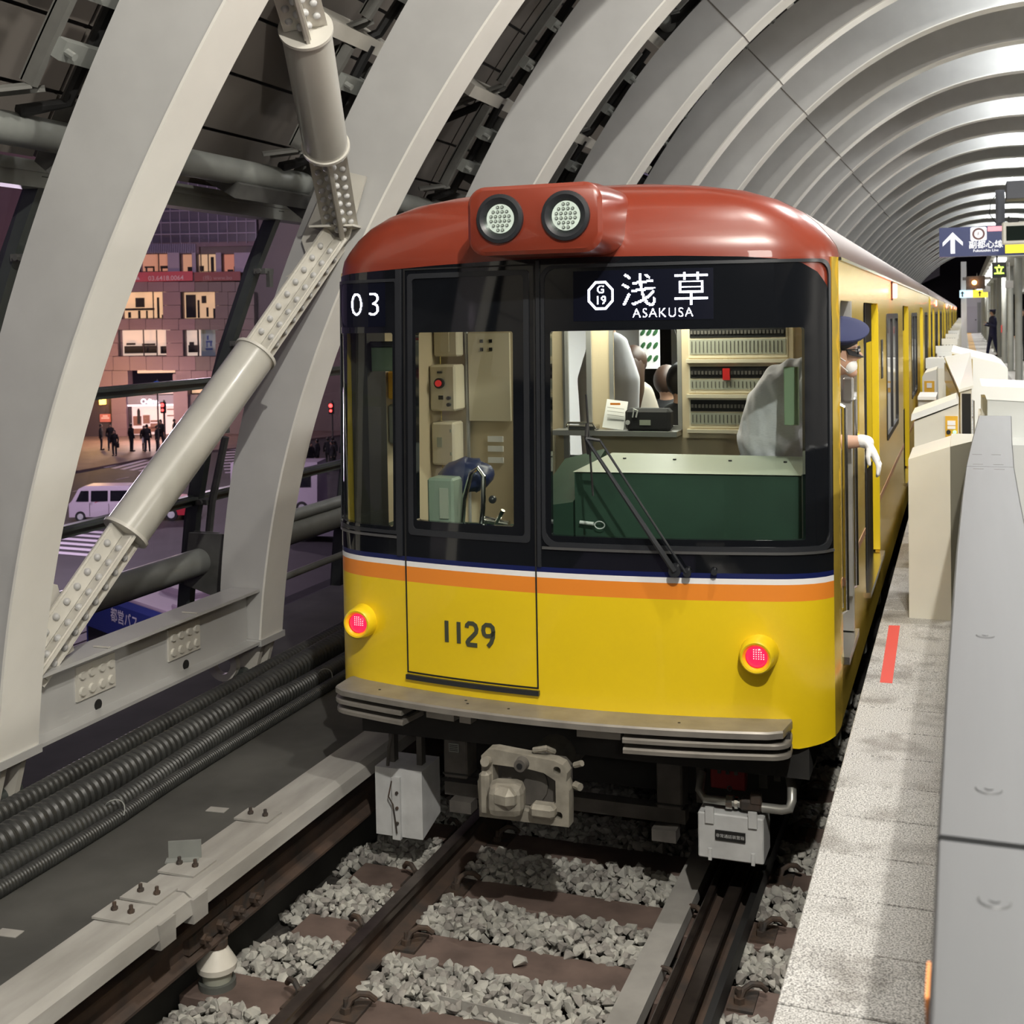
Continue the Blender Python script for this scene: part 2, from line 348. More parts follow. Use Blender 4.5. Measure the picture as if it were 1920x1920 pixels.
def splice(t, parent, y):
    b = MB(); xi, zi = arc(t, -0.008); xo, zo = arc(t, depth(t)+0.002); xi2, zi2 = arc(t+0.0022, -0.008); xo2, zo2 = arc(t+0.0022, depth(t)+0.002)
    b.loft([[(xi, y-0.008, zi), (xo, y-0.002, zo), (xo, y+FW+0.002, zo), (xi, y+FW+0.008, zi)], [(xi2, y-0.008, zi2), (xo2, y-0.002, zo2), (xo2, y+FW+0.002, zo2), (xi2, y+FW+0.008, zi2)]], cap=True)
    b.build('splice_seam', M_SKIN, parent)
def foot_parts(root, y):
    xi, zi = arc(0, 0); xo, zo = arc(0, depth(0))
    b = MB(); b.bb(xo-0.02, xi+0.02, y-0.02, y+FW+0.02, zi-0.03, zi+0.015); b.build('base_plate', M_STEEL, root)
    b = MB(); cx = (xi+xo)/2
    for yy in (y+0.05, y+FW-0.09):
        b.prism([(xo+0.02, zi-0.03), (xi-0.02, zi-0.03), (cx+0.07, 0.20), (cx-0.07, 0.20)], 'y', yy, yy+0.04)
    b.build('pin_lug', M_STEEL2, root)
    b = MB(); b.cyl((cx, y-0.02, 0.24), (cx, y+FW+0.02, 0.24), 0.055, 20); b.build('hinge_pin', M_MULL, root, smooth=True)
    b = MB(); b.bb(cx-0.22, cx+0.22, y-0.03, y+FW+0.03, 0.0, 0.07); b.prism([(cx-0.2, 0.07), (cx+0.2, 0.07), (cx+0.06, 0.22), (cx-0.06, 0.22)], 'y', y+0.11, y+0.17); b.build('pedestal', M_STEEL2, root)
rib_root = {}
for k in range(-1, 35):
    y = Y1 + SP*k
    lab = near_labels.get(k, 'one of the slender white arched ribs closing the vault beyond the train roof')
    r = thing('arched_rib', lab, 'rib', (0, y, 0), GR); rib_root[k] = r
    o = link('box_girder', rib_near if k < 4 else rib_far, r, loc=(0, y, 0))
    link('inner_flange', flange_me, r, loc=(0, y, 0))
    if k in (0, 1): foot_parts(r, y)
    if k == 1:     # ring bracket at the foot
        b = MB(); c0 = Vector((-3.16, y-0.06, 0.33)); n = 24
        ro = [c0 + Vector((math.cos(2*PI*i/n)*0.12, 0, math.sin(2*PI*i/n)*0.12)) for i in range(n)]; ri = [c0 + Vector((math.cos(2*PI*i/n)*0.07, 0, math.sin(2*PI*i/n)*0.07)) for i in range(n)]
        d = Vector((0, 0.05, 0)); b.loft([ro, ri, [p+d for p in ri], [p+d for p in ro], ro]); b.build('ring_bracket', M_STEEL2, r, smooth=True)
    if 3 <= k < 14: splice(0.995, r, y)
    if k in (-1, 0, 1, 2): splice(1.12, r, y)
ORD = ['first', 'second', 'third', 'fourth', 'fifth', 'sixth', 'seventh', 'eighth', 'ninth', 'tenth', 'eleventh', 'twelfth', 'thirteenth', 'fourteenth', 'fifteenth', 'sixteenth', 'seventeenth', 'eighteenth', 'nineteenth', 'twentieth']
for k in range(4, 20): rib_root[k]['label'] = '%s white arched rib beyond the headlamps, counted away from the camera' % ORD[k-4]
ceiling = thing('ceiling', None, None); ceiling['kind'] = 'structure'
SKO = 1.12
def skin_panel(y0, y1, t0, t1, off=SKO, th=0.03, nm='roof_panel', m=None, gap=0.012, parent=None):
    b = MB(); n = 3; rings = []
    for i in range(n+1):
        t = t0 + 0.002 + (t1-t0-0.004)*i/n; a = arc(t, off); c = arc(t, off+th)
        rings.append([(a[0], y0+gap, a[1]), (a[0], y1-gap, a[1]), (c[0], y1-gap, c[1]), (c[0], y0+gap, c[1])])
    b.loft(rings, cap=True); return b
T_WIN = 0.47      # below this angle the skin is glazing
for k in range(-2, 4):
    ya = Y1 + SP*k + 0.6
    t = T_WIN+0.012; i = 0
    while t < 1.5:
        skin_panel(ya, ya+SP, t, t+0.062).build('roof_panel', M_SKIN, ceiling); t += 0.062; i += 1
b = MB()
for i in range(12):
    t0 = 1.5 + 0.09*i; q = skin_panel(Y1-SP*2, Y1+SP*4+.6, t0, t0+0.09); b.add(q.v, q.f)
for k in range(4, 35):
    ya = Y1 + SP*k + 0.6
    for i in range(22):
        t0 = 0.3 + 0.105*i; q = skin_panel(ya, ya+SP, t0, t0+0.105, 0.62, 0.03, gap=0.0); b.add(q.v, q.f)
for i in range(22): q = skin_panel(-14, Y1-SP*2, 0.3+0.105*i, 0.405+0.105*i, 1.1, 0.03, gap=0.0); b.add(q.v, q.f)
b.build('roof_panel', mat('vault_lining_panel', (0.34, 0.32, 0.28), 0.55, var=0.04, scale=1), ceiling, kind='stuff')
b = MB()
for i in range(30):
    t0 = T_WIN+.02+0.062*i; q = skin_panel(-14, Y1+SP*7, t0, t0+.062, SKO+.06, .02, gap=0.0); b.add(q.v, q.f)
b.build('roof_backing', M_RUB, ceiling, kind='stuff')
# purlins: cream cross pieces behind the ribs, seen through the gaps
for k in range(0, 5):
    y = Y1 + SP*k
    for j, t in enumerate((0.505, 0.70, 0.90, 1.10, 1.30)):
        b = MB(); x, z = arc(t, 0.86); x2, z2 = arc(t+0.022, 0.86); u = Vector((x2-x, 0, z2-z)).normalized(); w = Vector((-u.z, 0, u.x))
        Rm = Matrix((u, Vector((0, 1, 0)), w)).transposed()
        b.box((x, y+SP-.02, z), (0.10, SP*.42, 0.34), Rm); o = b.build('roof_purlin', M_CLIP if j == 0 else M_STEEL2)
        tag(o, ['lowest cream purlin above the glass', 'cream purlin at brace height', 'cream purlin high behind the ribs', 'cream purlin near the crown', 'topmost cream purlin of the bay'][j] + [' in the first bay from the left', ' in the bay over the left half of the train', ' in the bay over the headlamps', ' in the bay right of the headlamps', ' in the fifth bay'][k], 'purlin', 'cream roof purlins between ribs')
# dark gusset plates, tubes and folded brackets in the gaps between the ribs
tube_levels = [(0.52, 'upper grey tube over the slanted window', 0.085), (0.06, 'lower grey tube beside the street view', 0.10), (0.93, 'grey roof tube high behind the ribs', 0.085)]
bay_txt = ['behind the second rib', 'behind the third rib', 'behind the fourth rib', 'behind the fifth rib']
for k in range(-1, 3):
    ya = Y1 + SP*k
    for t, lab, r_ in tube_levels:
        x, z = arc(t, 0.80); root = thing('bracing_tube', lab + ', its end ' + bay_txt[k+1], 'tube', (x, ya, z), 'grey roof tubes running along the station')
        b = MB(); b.cyl((x, ya+0.62, z), (x, ya+SP+0.42, z), r_, 24); b.build('tube', M_GREYT, root, smooth=True)
        b = MB(); b.cyl((x, ya+SP+0.42, z), (x, ya+SP+0.44, z), r_+0.006, 24); b.build('end_cap', M_STEEL2, root, smooth=True)
        b = MB(); b.box((x, ya+SP+0.48, z), (0.22, 0.02, 0.42)); b.box((x+0.02, ya+SP+0.40, z+0.12), (0.10, 0.02, 0.12)); b.build('end_gusset', M_CLIP, root)
        b = MB(); x1, z1 = arc(t-0.04, 0.55); x2, z2 = arc(t+0.04, 0.55); x3, z3 = arc(t+0.03, 0.92); x4, z4 = arc(t-0.03, 0.92)
        b.prism([(x1, z1), (x2, z2), (x3, z3), (x4, z4)], 'y', ya+SP+FW+0.10, ya+SP+FW+0.13); b.build('gusset_plate', M_CLIP, root)
for k in range(-1, 4):
    ya = Y1 + SP*(k+1) + FW + 0.06
    for j, (ta, tb) in enumerate(((0.575, 0.68), (0.735, 0.86), (0.965, 1.09), (1.15, 1.27))):
        x, z = arc(ta, 0.9)
        root = thing('cable_bracket', ['lowest', 'second', 'third', 'topmost'][j] + ' dark folded bracket in the gap ' + ['left of the widest rib', 'right of the widest rib', 'right of the brace rib', 'above the headlamps', 'right of the headlamps'][k+1], 'bracket', (x, ya, z), 'dark folded brackets between ribs')
        def strip(b, off0, off1, yb, yt, t0, t1):
            rings = []
            for i in range(5):
                t = t0+(t1-t0)*i/4; a = arc(t, off0); c = arc(t, off1); rings.append([(a[0], yb, a[1]), (a[0], yt, a[1]), (c[0], yt, c[1]), (c[0], yb, c[1])])
            b.loft(rings, cap=True)
        b = MB(); strip(b, 0.40, 0.80, ya+0.05, ya+0.07, ta, tb); b.build('back_plate', M_CLIP, root)
        b = MB(); strip(b, 0.64, 0.72, ya-0.50, ya-0.46, ta-.01, tb+.01); strip(b, 0.71, 0.73, ya-0.50, ya-0.38, ta-.01, tb+.01)
        for q in (ta-.01, ): 
            a = arc(q, .66); c = arc(q-(.07 if j else .02), .98 if j else .8)
            for w_ in (0, .09): b.tube([(a[0], ya-.48+w_, a[1]), (c[0], ya-.62+w_, c[1])], [(.035, .012)]*2, 6)
        b.build('folded_channel', mat('bracket_channel_grey', (0.13, 0.13, 0.12), 0.5, var=.15), root)
        for q in (0.25, 0.75):
            t = ta + (tb-ta)*q; a = arc(t, 0.62); c = arc(t+0.03, 0.62); u = Vector((c[0]-a[0], 0, c[1]-a[1])).normalized(); w = Vector((-u.z, 0, u.x)); Rm = Matrix((u, Vector((0,1,0)), w)).transposed()
            b = MB(); b.box((a[0], ya-0.24, a[1]), (0.10, 0.46, 0.07), Rm); b.box(Vector((a[0], ya-0.02, a[1]))+w*.05, (.09, .05, .16), Rm); h = b.build('clamp_arm', M_GREYT, root)
            b = MB(); b.cyl(Vector((a[0], ya-0.44, a[1]))-w*0.09, Vector((a[0], ya-0.44, a[1]))-w*0.02, 0.020, 8); b.build('bolt', M_GREYT, h)
        b = MB(); a = arc(ta-.02, 0.72); c = arc(ta-(0.10 if j else .04), 1.05 if j else .8)
        b.tube([(arc(tb+.02, 0.72)[0], ya-0.16, arc(tb+.02, 0.72)[1]), (a[0], ya-0.14, a[1]), (c[0], ya-0.34, c[1])], [(.035, .055)]*3, 8); b.build('cable_bundle', M_RUB, root, smooth=True)
# outer glazing wall
GO = 1.10
t_levels = [0.47, 0.257, 0.118, 0.03, -0.06]
wall = thing('wall_left', None, None); wall['kind'] = 'structure'
def gp(t, y, off=GO):
    if t >= 0: x, z = arc(t, off)
    else:
        x0, z0 = arc(0.0, off); x1, z1 = arc(0.02, off); q = t/0.02; x, z = x0+(x1-x0)*q, z0+(z1-z0)*q
    return Vector((x, y, z))
for n, k in enumerate(range(-1, 5)):
    ya = 5.52 + SP*k; yb = ya + SP
    w = thing('window_%d' % (n+1), None, None, (0, ya, 0)); w['kind'] = 'structure'
    for j in range(4):
        t0, t1 = t_levels[j+1], t_levels[j]
        a, b_, c, d = gp(t0, ya+0.04), gp(t0, yb-0.04), gp(t1, yb-0.04), gp(t1, ya+0.04); nrm = (b_-a).cross(d-a).normalized()*0.008
        q = MB(); q.loft([[a, b_, c, d], [a+nrm, b_+nrm, c+nrm, d+nrm]], cap=True); q.build('pane', M_PANE, w)
        q = MB(); A, B = gp(t1, ya, GO-0.03), gp(t1, yb, GO-0.03)
        sz = 0.06 if j else 0.13
        q.box((A+B)/2, (sz, SP, sz+0.02)); q.box((A+B)/2+Vector((0.05, 0, 0.02)), (0.05, SP, 0.02)); q.build('transom', M_GREYT if j == 0 else M_MULL, w)
    q = MB(); q.box((gp(t_levels[0], ya, GO-.03)+gp(t_levels[0], yb, GO-.03))/2, (.12, SP, .12)); q.build('head_frame', M_MULL, w)
    q = MB(); pts = [gp(t, yb, GO-0.05) for t in (-0.06, 0.0, 0.1, 0.2, 0.3, 0.4, 0.47)]
    rings = [[p+Vector((-.06, -.035, 0)), p+Vector((.05, -.035, 0)), p+Vector((.05, .035, 0)), p+Vector((-.06, .035, 0))] for p in pts]; q.loft(rings, cap=True); q.build('mullion', M_MULL, w)
    q = MB()
    for t in (0.40, 0.31, 0.22, 0.12):
        p = gp(t, yb, GO-0.14); q.box(p, (0.10, 0.12, 0.04)); q.cyl(p+Vector((0, -0.08, 0)), p+Vector((0, 0.08, 0)), 0.02, 8); q.box(p+Vector((.05, 0, -.06)), (0.03, 0.05, 0.12))
    q.build('glazing_clamp', M_CLIP, w)
    q = MB(); q.tube([gp(0.20, yb-0.02, GO-0.22)+Vector((0, .02, 0)), gp(0.12, yb, GO-0.2), gp(0.02, yb, GO-0.2)], 0.03, 8); q.build('side_strut', M_CLIP, w, smooth=True)
# horizontal rails low on the glazed side
for j, (dx, z, r_, lab) in enumerate(((-3.60, 1.10, 0.05, 'upper round handrail between rib foot and glass'), (-3.72, 0.86, 0.035, 'middle thin handrail beside the glass'), (-3.55, 0.62, 0.03, 'lowest thin handrail beside the glass'))):
    b = MB(); b.cyl((dx, 8.3, z), (dx, 22, z), r_, 12); tag(b.build('side_rail', M_GREYT, smooth=True), lab + ' left of the train', 'rail', 'rails along the glass')
wl_r = thing('wall_right', None, None); wl_r['kind'] = 'structure'
b = MB(); b.bb(12.0, 12.2, -14, 113, -1, 9.5); b.bb(3.2, 12.0, -14, 113, 9.0, 9.2); b.build('far_side_wall', mat('dim_wall', (0.16, 0.155, 0.15), 0.8), wl_r)
b = MB(); b.bb(-4.3, -4.2, -14, 2.9, -1, 5); b.bb(-4.3, -4.2, 2.9, 40, -6.2, -.35); b.build('added_rear_panel', mat('dim_dark_wall', (0.05, 0.05, 0.055), 0.8), wall)  # rear panel added to keep dusk sky out of the mask's reflections
wl_f = thing('wall_front', None, None); wl_f['kind'] = 'structure'
b = MB(); b.bb(-5, 12.0, -14.2, -14, -1, 9.5); b.build('rear_end_wall', mat('dim_dark_wall', (0.05, 0.05, 0.055), 0.8), wl_f)
# ------------------------------------------------------------------ tube braces with bolted cruciform ends
BOLT = MB().sph((0, 0, 0), 0.0215, 10, 7).mesh('bolt', M_STEEL, True)
def brace(name, lab, A, B, P, Q, r):
    A, B, P, Q = map(Vector, (A, B, P, Q)); root = thing(name, lab, 'brace', A, 'white tubular braces with bolted ends')
    d = (Q-P).normalized()
    b = MB(); b.cyl(P, Q, r, 40); b.build('tube', M_TUBE, root, smooth=True)
    for e0, e1 in ((P-d*0.008, P+d*0.012), (Q-d*0.012, Q+d*0.008)):
        b = MB(); b.cyl(e0, e1, r+0.012, 40); b.build('end_ring', M_STEEL2, root, smooth=True)
    for E0, E1 in ((A, P), (Q, B)):
        e = (E1-E0).normalized(); L = (E1-E0).length; c = (E0+E1)/2; F = frame_of(e, (1, 0, 0.4))
        b = MB(); b.box(c, (0.235, 0.018, L), F); b.box(c, (0.018, 0.235, L), F); g = b.build('cruciform_plate', M_STEEL2, root)
        b = MB()
        for sx, sy in ((1, 1), (1, -1), (-1, 1), (-1, -1)):
            b.box(c+F @ Vector((sx*0.062, sy*0.013, 0)), (0.085, 0.010, L*0.92), F); b.box(c+F @ Vector((sx*0.013, sy*0.062, 0)), (0.010, 0.085, L*0.92), F)
        b.build('splice_plate', M_STEEL2, g)
        nb = max(3, int(L/0.115))
        for i in range(nb):
            s_ = -L*0.42 + L*0.84*(i+0.5)/nb
            for sx in (1, -1):
                for sy in (1, -1):
                    for v in ((0.074*sx, 0.021*sy, s_), (0.021*sx, 0.074*sy, s_)):
                        o = link('bolt', BOLT, g); o.location = c+F @ Vector(v)
    return root
J = Vector((-2.14, 7.36, 3.36))
brace('tube_brace', 'thick lower tube brace slanting from the wide rib foot up to the joint', (-2.97, 5.24, 0.86), J+Vector((-.03, -.03, -.05)), (-2.83, 5.91, 1.53), (-2.49, 6.82, 2.55), 0.135)
brace('tube_brace', 'upper tube brace rising from the joint to the top of the picture', J, (-1.28, 5.19, 4.62), (-1.83, 6.61, 3.81), (-1.49, 5.80, 4.31), 0.135)
root = thing('joint_plate', 'white triangular gusset where both tube braces meet the second rib', 'plate', J)
b = MB(); b.prism([(J.x-0.20, J.z-0.35), (J.x+0.06, J.z-0.05), (J.x+0.20, J.z+0.35), (J.x-0.05, J.z+0.42), (J.x-0.30, J.z-0.05)], 'y', J.y-0.01, J.y+0.012); b.build('side_plate', M_STEEL2, root)
b = MB(); b.box(J+Vector((0, -.08, .02)), (0.30, 0.20, 0.014), rotz(0.2)); b.build('stiffener', M_STEEL2, root)
b = MB(); b.prism([(J.x-0.42, J.z-0.30), (J.x-0.15, J.z-0.34), (J.x-0.05, J.z-0.10)], 'y', J.y-0.03, J.y-0.015); b.build('fin_plate', M_STEEL2, root)
root = thing('foot_gusset', 'white gusset plate at the foot of the lower tube brace', 'plate', (-2.98, 5.2, 0.9))
b = MB(); b.prism([(5.19, 0.82), (5.62, 0.90), (5.50, 1.30), (5.19, 1.42)], 'x', -3.0, -2.98); b.build('side_plate', M_STEEL2, root)
# ------------------------------------------------------------------ bolted edge girder between rib feet
def girder(y0, y1, lab):
    x = -2.98; root = thing('edge_girder', lab, 'girder', (x, y0, 0.5), 'white bolted girders between rib feet')
    b = MB(); b.bb(x-0.02, x, y0, y1, 0.50, 0.86); b.build('web', M_STEEL, root)
    b = MB(); b.bb(x-0.12, x+0.11, y0, y1, 0.855, 0.875); b.build('top_flange', M_STEEL, root)
    b = MB(); b.bb(x-0.12, x+0.11, y0, y1, 0.485, 0.505); b.build('bottom_flange', M_STEEL, root)
    for f in (0.27, 0.66):
        ym = y0 + (y1-y0)*f
        b = MB(); b.bb(x, x+0.012, ym-0.17, ym+0.17, 0.60, 0.80); s_ = b.build('splice_plate', M_STEEL2, root)
        for i in (-.125, -.045, .045, .125):
            for z in (0.65, 0.745): b = MB(); b.cyl((x+0.012, ym+i, z), (x+0.026, ym+i, z), 0.028, 12, .024); b.build('bolt', M_STEEL2, s_)
        b = MB(); b.cyl((x-0.001, ym+0.02, 0.53), (x+0.004, ym+0.02, 0.53), 0.032, 14); b.build('drain_hole', M_DARK, root)
        b = MB(); b.bb(x+0.0, x+0.112, ym-0.008, ym+0.008, 0.878, 0.884); b.build('flange_seam', M_STEEL2, root)
    return root
girder(Y1+FW+0.005, Y1+SP-0.005, 'white bolted girder between the feet of the two left ribs')
girder(Y1-SP+FW, Y1-0.005, 'white girder stub running out of frame at the left edge')
# ------------------------------------------------------------------ left deck, trench, hoses
b = MB(); b.bb(-2.62, -1.43, -1, 40, 0.20, 0.36); o = tag(b.build('side_walkway', M_CONC), kind='structure')
b = MB(); b.bb(-4.6, -2.62, -1, 40, -0.35, 0.0); b.bb(-2.74, -2.62, -1, 40, 0.0, 0.30); tag(b.build('gutter', M_CONC), kind='structure')
b = MB(); b.bb(-1.50, -1.45, -1, 40, -0.35, 0.20); b.bb(-2.62, -1.5, -1, 40, -0.35, 0.2); tag(b.build('wall_trackside', M_CONC), kind='structure')
b = MB()
for i in range(300): b.bb(-3.28, -2.88, 3+i*0.045, 3.018+i*0.045, 0.02, 0.05)
o = tag(b.build('floor_grating', M_CLIP, kind='stuff'), 'dark steel grating slats under the edge girder', 'grating')
def hose(name, lab, pts, r, pitch, amp, smooth_=False):
    # smooth polyline resampled at half the corrugation pitch
    P = [Vector(p) for p in pts]; dense = []
    for i in range(len(P)-1):
        p0 = P[max(i-1, 0)]; p1 = P[i]; p2 = P[i+1]; p3 = P[min(i+2, len(P)-1)]
        for s in range(40):
            t = s/40; dense.append(0.5*((2*p1)+(-p0+p2)*t+(2*p0-5*p1+4*p2-p3)*t*t+(-p0+3*p1-3*p2+p3)*t**3))
    dense.append(P[-1]); L = [0]
    for i in range(1, len(dense)): L.append(L[-1]+(dense[i]-dense[i-1]).length)
    q = []; rr = []; step = pitch/4; d = 0; i = 0; k = 0
    prof = (1.0, 1.0, 1.0-amp, 1.0-amp)
    while d < L[-1]:
        while L[i+1] < d: i += 1
        f = (d-L[i])/max(1e-6, L[i+1]-L[i]); q.append(dense[i].lerp(dense[i+1], f)); rr.append(r*prof[k % 4]); d += step; k += 1
    b = MB(); b.tube(q, rr, 16, up=(0, 0, 1)); return tag(b.build(name, M_CABLE, smooth=True, angle=28), lab, 'hose', 'black corrugated hoses along the left walkway')
hose('corrugated_hose', 'thin black corrugated hose furthest from the track, behind the fat one', [(-2.53, 2.6, .42), (-2.54, 3.6, .42), (-2.55, 4.65, .42), (-2.57, 5.22, .42), (-2.60, 6.2, .42), (-2.64, 8.5, .42), (-2.66, 12, .42)], 0.055, 0.040, 0.10)
hose('corrugated_hose', 'fattest black corrugated hose on the left walkway', [(-2.30, 2.6, .43), (-2.30, 3.5, .43), (-2.29, 4.29, .43), (-2.32, 5.2, .43), (-2.37, 6.27, .43), (-2.46, 7.8, .43), (-2.52, 12, .43)], 0.078, 0.050, 0.13)
hose('corrugated_hose', 'medium ribbed hose in front of the fattest hose', [(-2.12, 2.6, .41), (-2.12, 4.1, .41), (-2.11, 4.9, .41), (-2.19, 5.8, .41), (-2.23, 6.5, .41), (-2.22, 7.3, .41), (-2.3, 12, .41)], 0.058, 0.030, 0.13)
hose('corrugated_hose', 'thinnest finely ribbed hose nearest the track', [(-2.01, 2.6, .39), (-2.015, 4.0, .39), (-2.02, 4.7, .39), (-2.06, 5.4, .39), (-2.09, 7.1, .39), (-2.15, 12, .39)], 0.036, 0.018, 0.10)
for y, x, lab in ((4.75, -2.09, 'thin wire tie twisted over two hoses near the picture edge'), (7.0, -2.2, 'thin wire tie round the hoses nearer the train')):
    b = MB(); b.tube([(x+0.06+0.05*math.cos(a), y+0.02*math.sin(a*2), 0.41+0.07*math.sin(a)) for a in [i*PI/10 for i in range(14)]], 0.0035, 5); tag(b.build('wire_tie', M_GREYT), lab, 'wire')
for y, x, lab in ((3.75, -1.75, 'small grey tape patch on the dark walkway at lower left'), (5.05, -1.66, 'small grey tape patch on the walkway near the train')):
    b = MB(); b.box((x, y, 0.3615), (0.10, 0.055, 0.003), rotz(0.1)); tag(b.build('tape_patch', M_CONC2), lab, 'tape')
# ------------------------------------------------------------------ cover board above the third rail
cb = thing('cover_board', 'long weathered pale grey board covering the power rail', 'board', (-1.3, 3, 0.4))
for i, (ya, yb) in enumerate(((0.5, 4.155), (4.165, 8.6), (8.61, 13))):
    b = MB(); b.prism([(-1.43, 0.385), (-1.43, 0.41), (-1.22, 0.418), (-1.185, 0.395), (-1.175, 0.335), (-1.19, 0.335), (-1.2, 0.385)], 'y', ya, yb); b.build('board_length', M_BOARD, cb)
for ya, L in ((3.86, 0.15), (4.03, 0.14), (4.28, 0.17), (4.86, 0.13)):
    b = MB(); b.bb(-1.44, -1.26, ya, ya+L, 0.415, 0.424); pl = b.build('fixing_plate', M_BOARD, cb)
    for x in (-1.39, -1.31):
        b = MB(); b.cyl((x, ya+L/2, 0.42), (x, ya+L/2, 0.455), 0.008, 6); b.cyl((x, ya+L/2, 0.424), (x, ya+L/2, 0.436), 0.014, 6); b.build('bolt', M_RUST, pl)
b = MB(); b.box((-1.40, 4.42, 0.46), (0.14, 0.006, 0.085), rotz(0.45)); b.box((-1.40, 4.40, 0.425), (0.14, 0.05, 0.006), rotz(0.45)); b.build('bent_plate', M_GREYT, cb)
for y in (3.98, 4.2, 7.2, 10.2):
    b = MB(); b.box((-1.36, y, 0.30), (0.03, 0.10, 0.18)); b.box((-1.24, y, 0.345), (0.14, 0.10, 0.10)); b.build('support_bracket', M_BOARD, cb)
# ------------------------------------------------------------------ track
b = MB(); b.bb(-1.45, 1.37, -1, 110, -0.42, -0.27); tag(b.build('track_bed', M_BED), kind='structure')
bed = bpy.data.objects['track_bed']
def rail_profile(h, head, foot):
    f = foot/2; w = 0.008; hh = head/2
    return [(-f, -h), (f, -h), (f, -h+0.012), (w, -h+0.03), (w, -0.045), (hh, -0.036), (hh, -0.006), (hh-0.006, 0), (-hh+0.006, 0), (-hh, -0.006), (-hh, -0.036), (-w, -0.045), (-w, -h+0.03), (-f, -h+0.012)]
def rail(name, lab, x, z, h=0.155, head=0.066, foot=0.13, y0=0.0, y1=109, cat='rail', m=(M_RAILS, M_RAIL)):
    b = MB(); pr = rail_profile(h, head, foot); n = len(pr); vs = [(x+p[0], y, z+p[1]) for y in (y0, y1) for p in pr]
    for i in range(n):
        b.cur = 1 if 5 <= i <= 8 else 0; b.add([vs[i], vs[(i+1) % n], vs[n+(i+1) % n], vs[n+i]], [(0, 1, 2, 3)])
    return tag(b.build(name, list(m)), lab, cat)
rail('running_rail', 'left running rail with dark shiny head, ending under the train', -0.755, 0.0)
rail('running_rail', 'right running rail beside the platform, ending under the train', 0.745, 0.0)
rail('guard_rail', 'low dark check rail just inside the right running rail', 0.635, -0.015, 0.11, 0.03, 0.07)
b = MB(); b.bb(0.815, 0.845, 0, 40, -0.12, -0.03); tag(b.build('rubber_strip', M_RUB), 'black rubber strip along the outer side of the right rail', 'strip')
b = MB(); b.prism([(0.43, -0.14), (0.55, -0.14), (0.55, -0.075), (0.43, -0.075)], 'y', 0, 30); tag(b.build('track_plank', M_CONC2), 'mottled grey plank lying inside the right rail', 'plank')
tr = thing('power_rail', 'rusty third rail under the pale cover board', 'rail', (-1.32, 3, 0.2))
for ya, yb in ((0, 4.548), (4.556, 40)):
    b = MB(); pr = rail_profile(0.15, 0.07, 0.11)
    b.prism([(p[0]-1.32, p[1]+0.20) for p in pr], 'y', ya, yb); b.build('rail_length', M_RAILS, tr)
b = MB(); b.bb(-1.318, -1.283, 4.27, 4.86, 0.085, 0.155); j = b.build('joint_bar', M_RUST, tr)
for i in range(4):
    b = MB(); y = 4.36+i*0.13; b.cyl((-1.283, y, 0.12), (-1.255, y, 0.12), 0.024, 6); b.cyl((-1.255, y, 0.12), (-1.235, y, 0.12), 0.012, 8); b.build('bolt', M_RUST, j)
for y in (4.49, 7.42, 10.4):
    root = thing('insulator', 'white porcelain insulator stacked under the power rail' + (' at lower left' if y < 5 else ' beside the first wheels' if y < 8 else ' far under the train'), 'insulator', (-1.32, y, -0.2))
    b = MB(); b.cyl((-1.30, y, -0.24), (-1.30, y, -0.13), 0.085, 28, 0.08); b.build('base', mat('insulator_base_grey', (0.10, 0.105, 0.095), 0.5), root, smooth=True)
    b = MB(); b.cyl((-1.30, y, -0.13), (-1.30, y, -0.07), 0.062, 28, 0.07); b.build('lower_shed', mat('insulator_pale_green', (0.42, 0.43, 0.36), 0.3), root, smooth=True)
    b = MB(); b.cyl((-1.30, y, -0.08), (-1.30, y, -0.055), 0.085, 28, 0.088); b.cyl((-1.30, y, -0.055), (-1.30, y, 0.02), 0.088, 28, 0.045); b.build('upper_shed', mat('insulator_white', (0.66, 0.63, 0.56), 0.25, var=0.1), root, smooth=True)
    b = MB(); b.cyl((-1.30, y, 0.02), (-1.30, y, 0.05), 0.05, 16); b.build('cap', M_RUST, root)
sl_mesh = MB().rbox((0, 0, 0), (1.0, 0.235, 0.14), 0.006).mesh('sleeper', M_SLEEP)
ord_ = ['second', 'third', 'fourth', 'fifth', 'sixth', 'seventh', 'eighth']
def clip(parent, x, y, sgn):
    b = MB(); b.bb(x-0.055, x+0.055, y-0.085, y+0.085, -0.163, -0.145); pl = b.build('base_plate', M_RUST, parent)
    b = MB(); pts = [(x-0.045*sgn+0.05*math.cos(a)*sgn, y-0.03+0.018*i, -0.13+0.055*math.sin(a)) for i, a in enumerate([0.1, 0.7, 1.4, 2.1, 2.8])]
    b.tube(pts, 0.013, 8); b.sph((x+0.02*sgn, y+0.03, -0.13), 0.02, 8, 6); b.build('spring_clip', M_RUST, pl, smooth=True)
    b = MB(); b.cyl((x+0.01*sgn, y-0.03, -0.145), (x+0.01*sgn, y-0.03, -0.085), 0.011, 8); b.cyl((x+0.01*sgn, y-0.03, -0.145), (x+0.01*sgn, y-0.03, -0.12), 0.024, 6); b.build('bolt', M_RUST, pl)
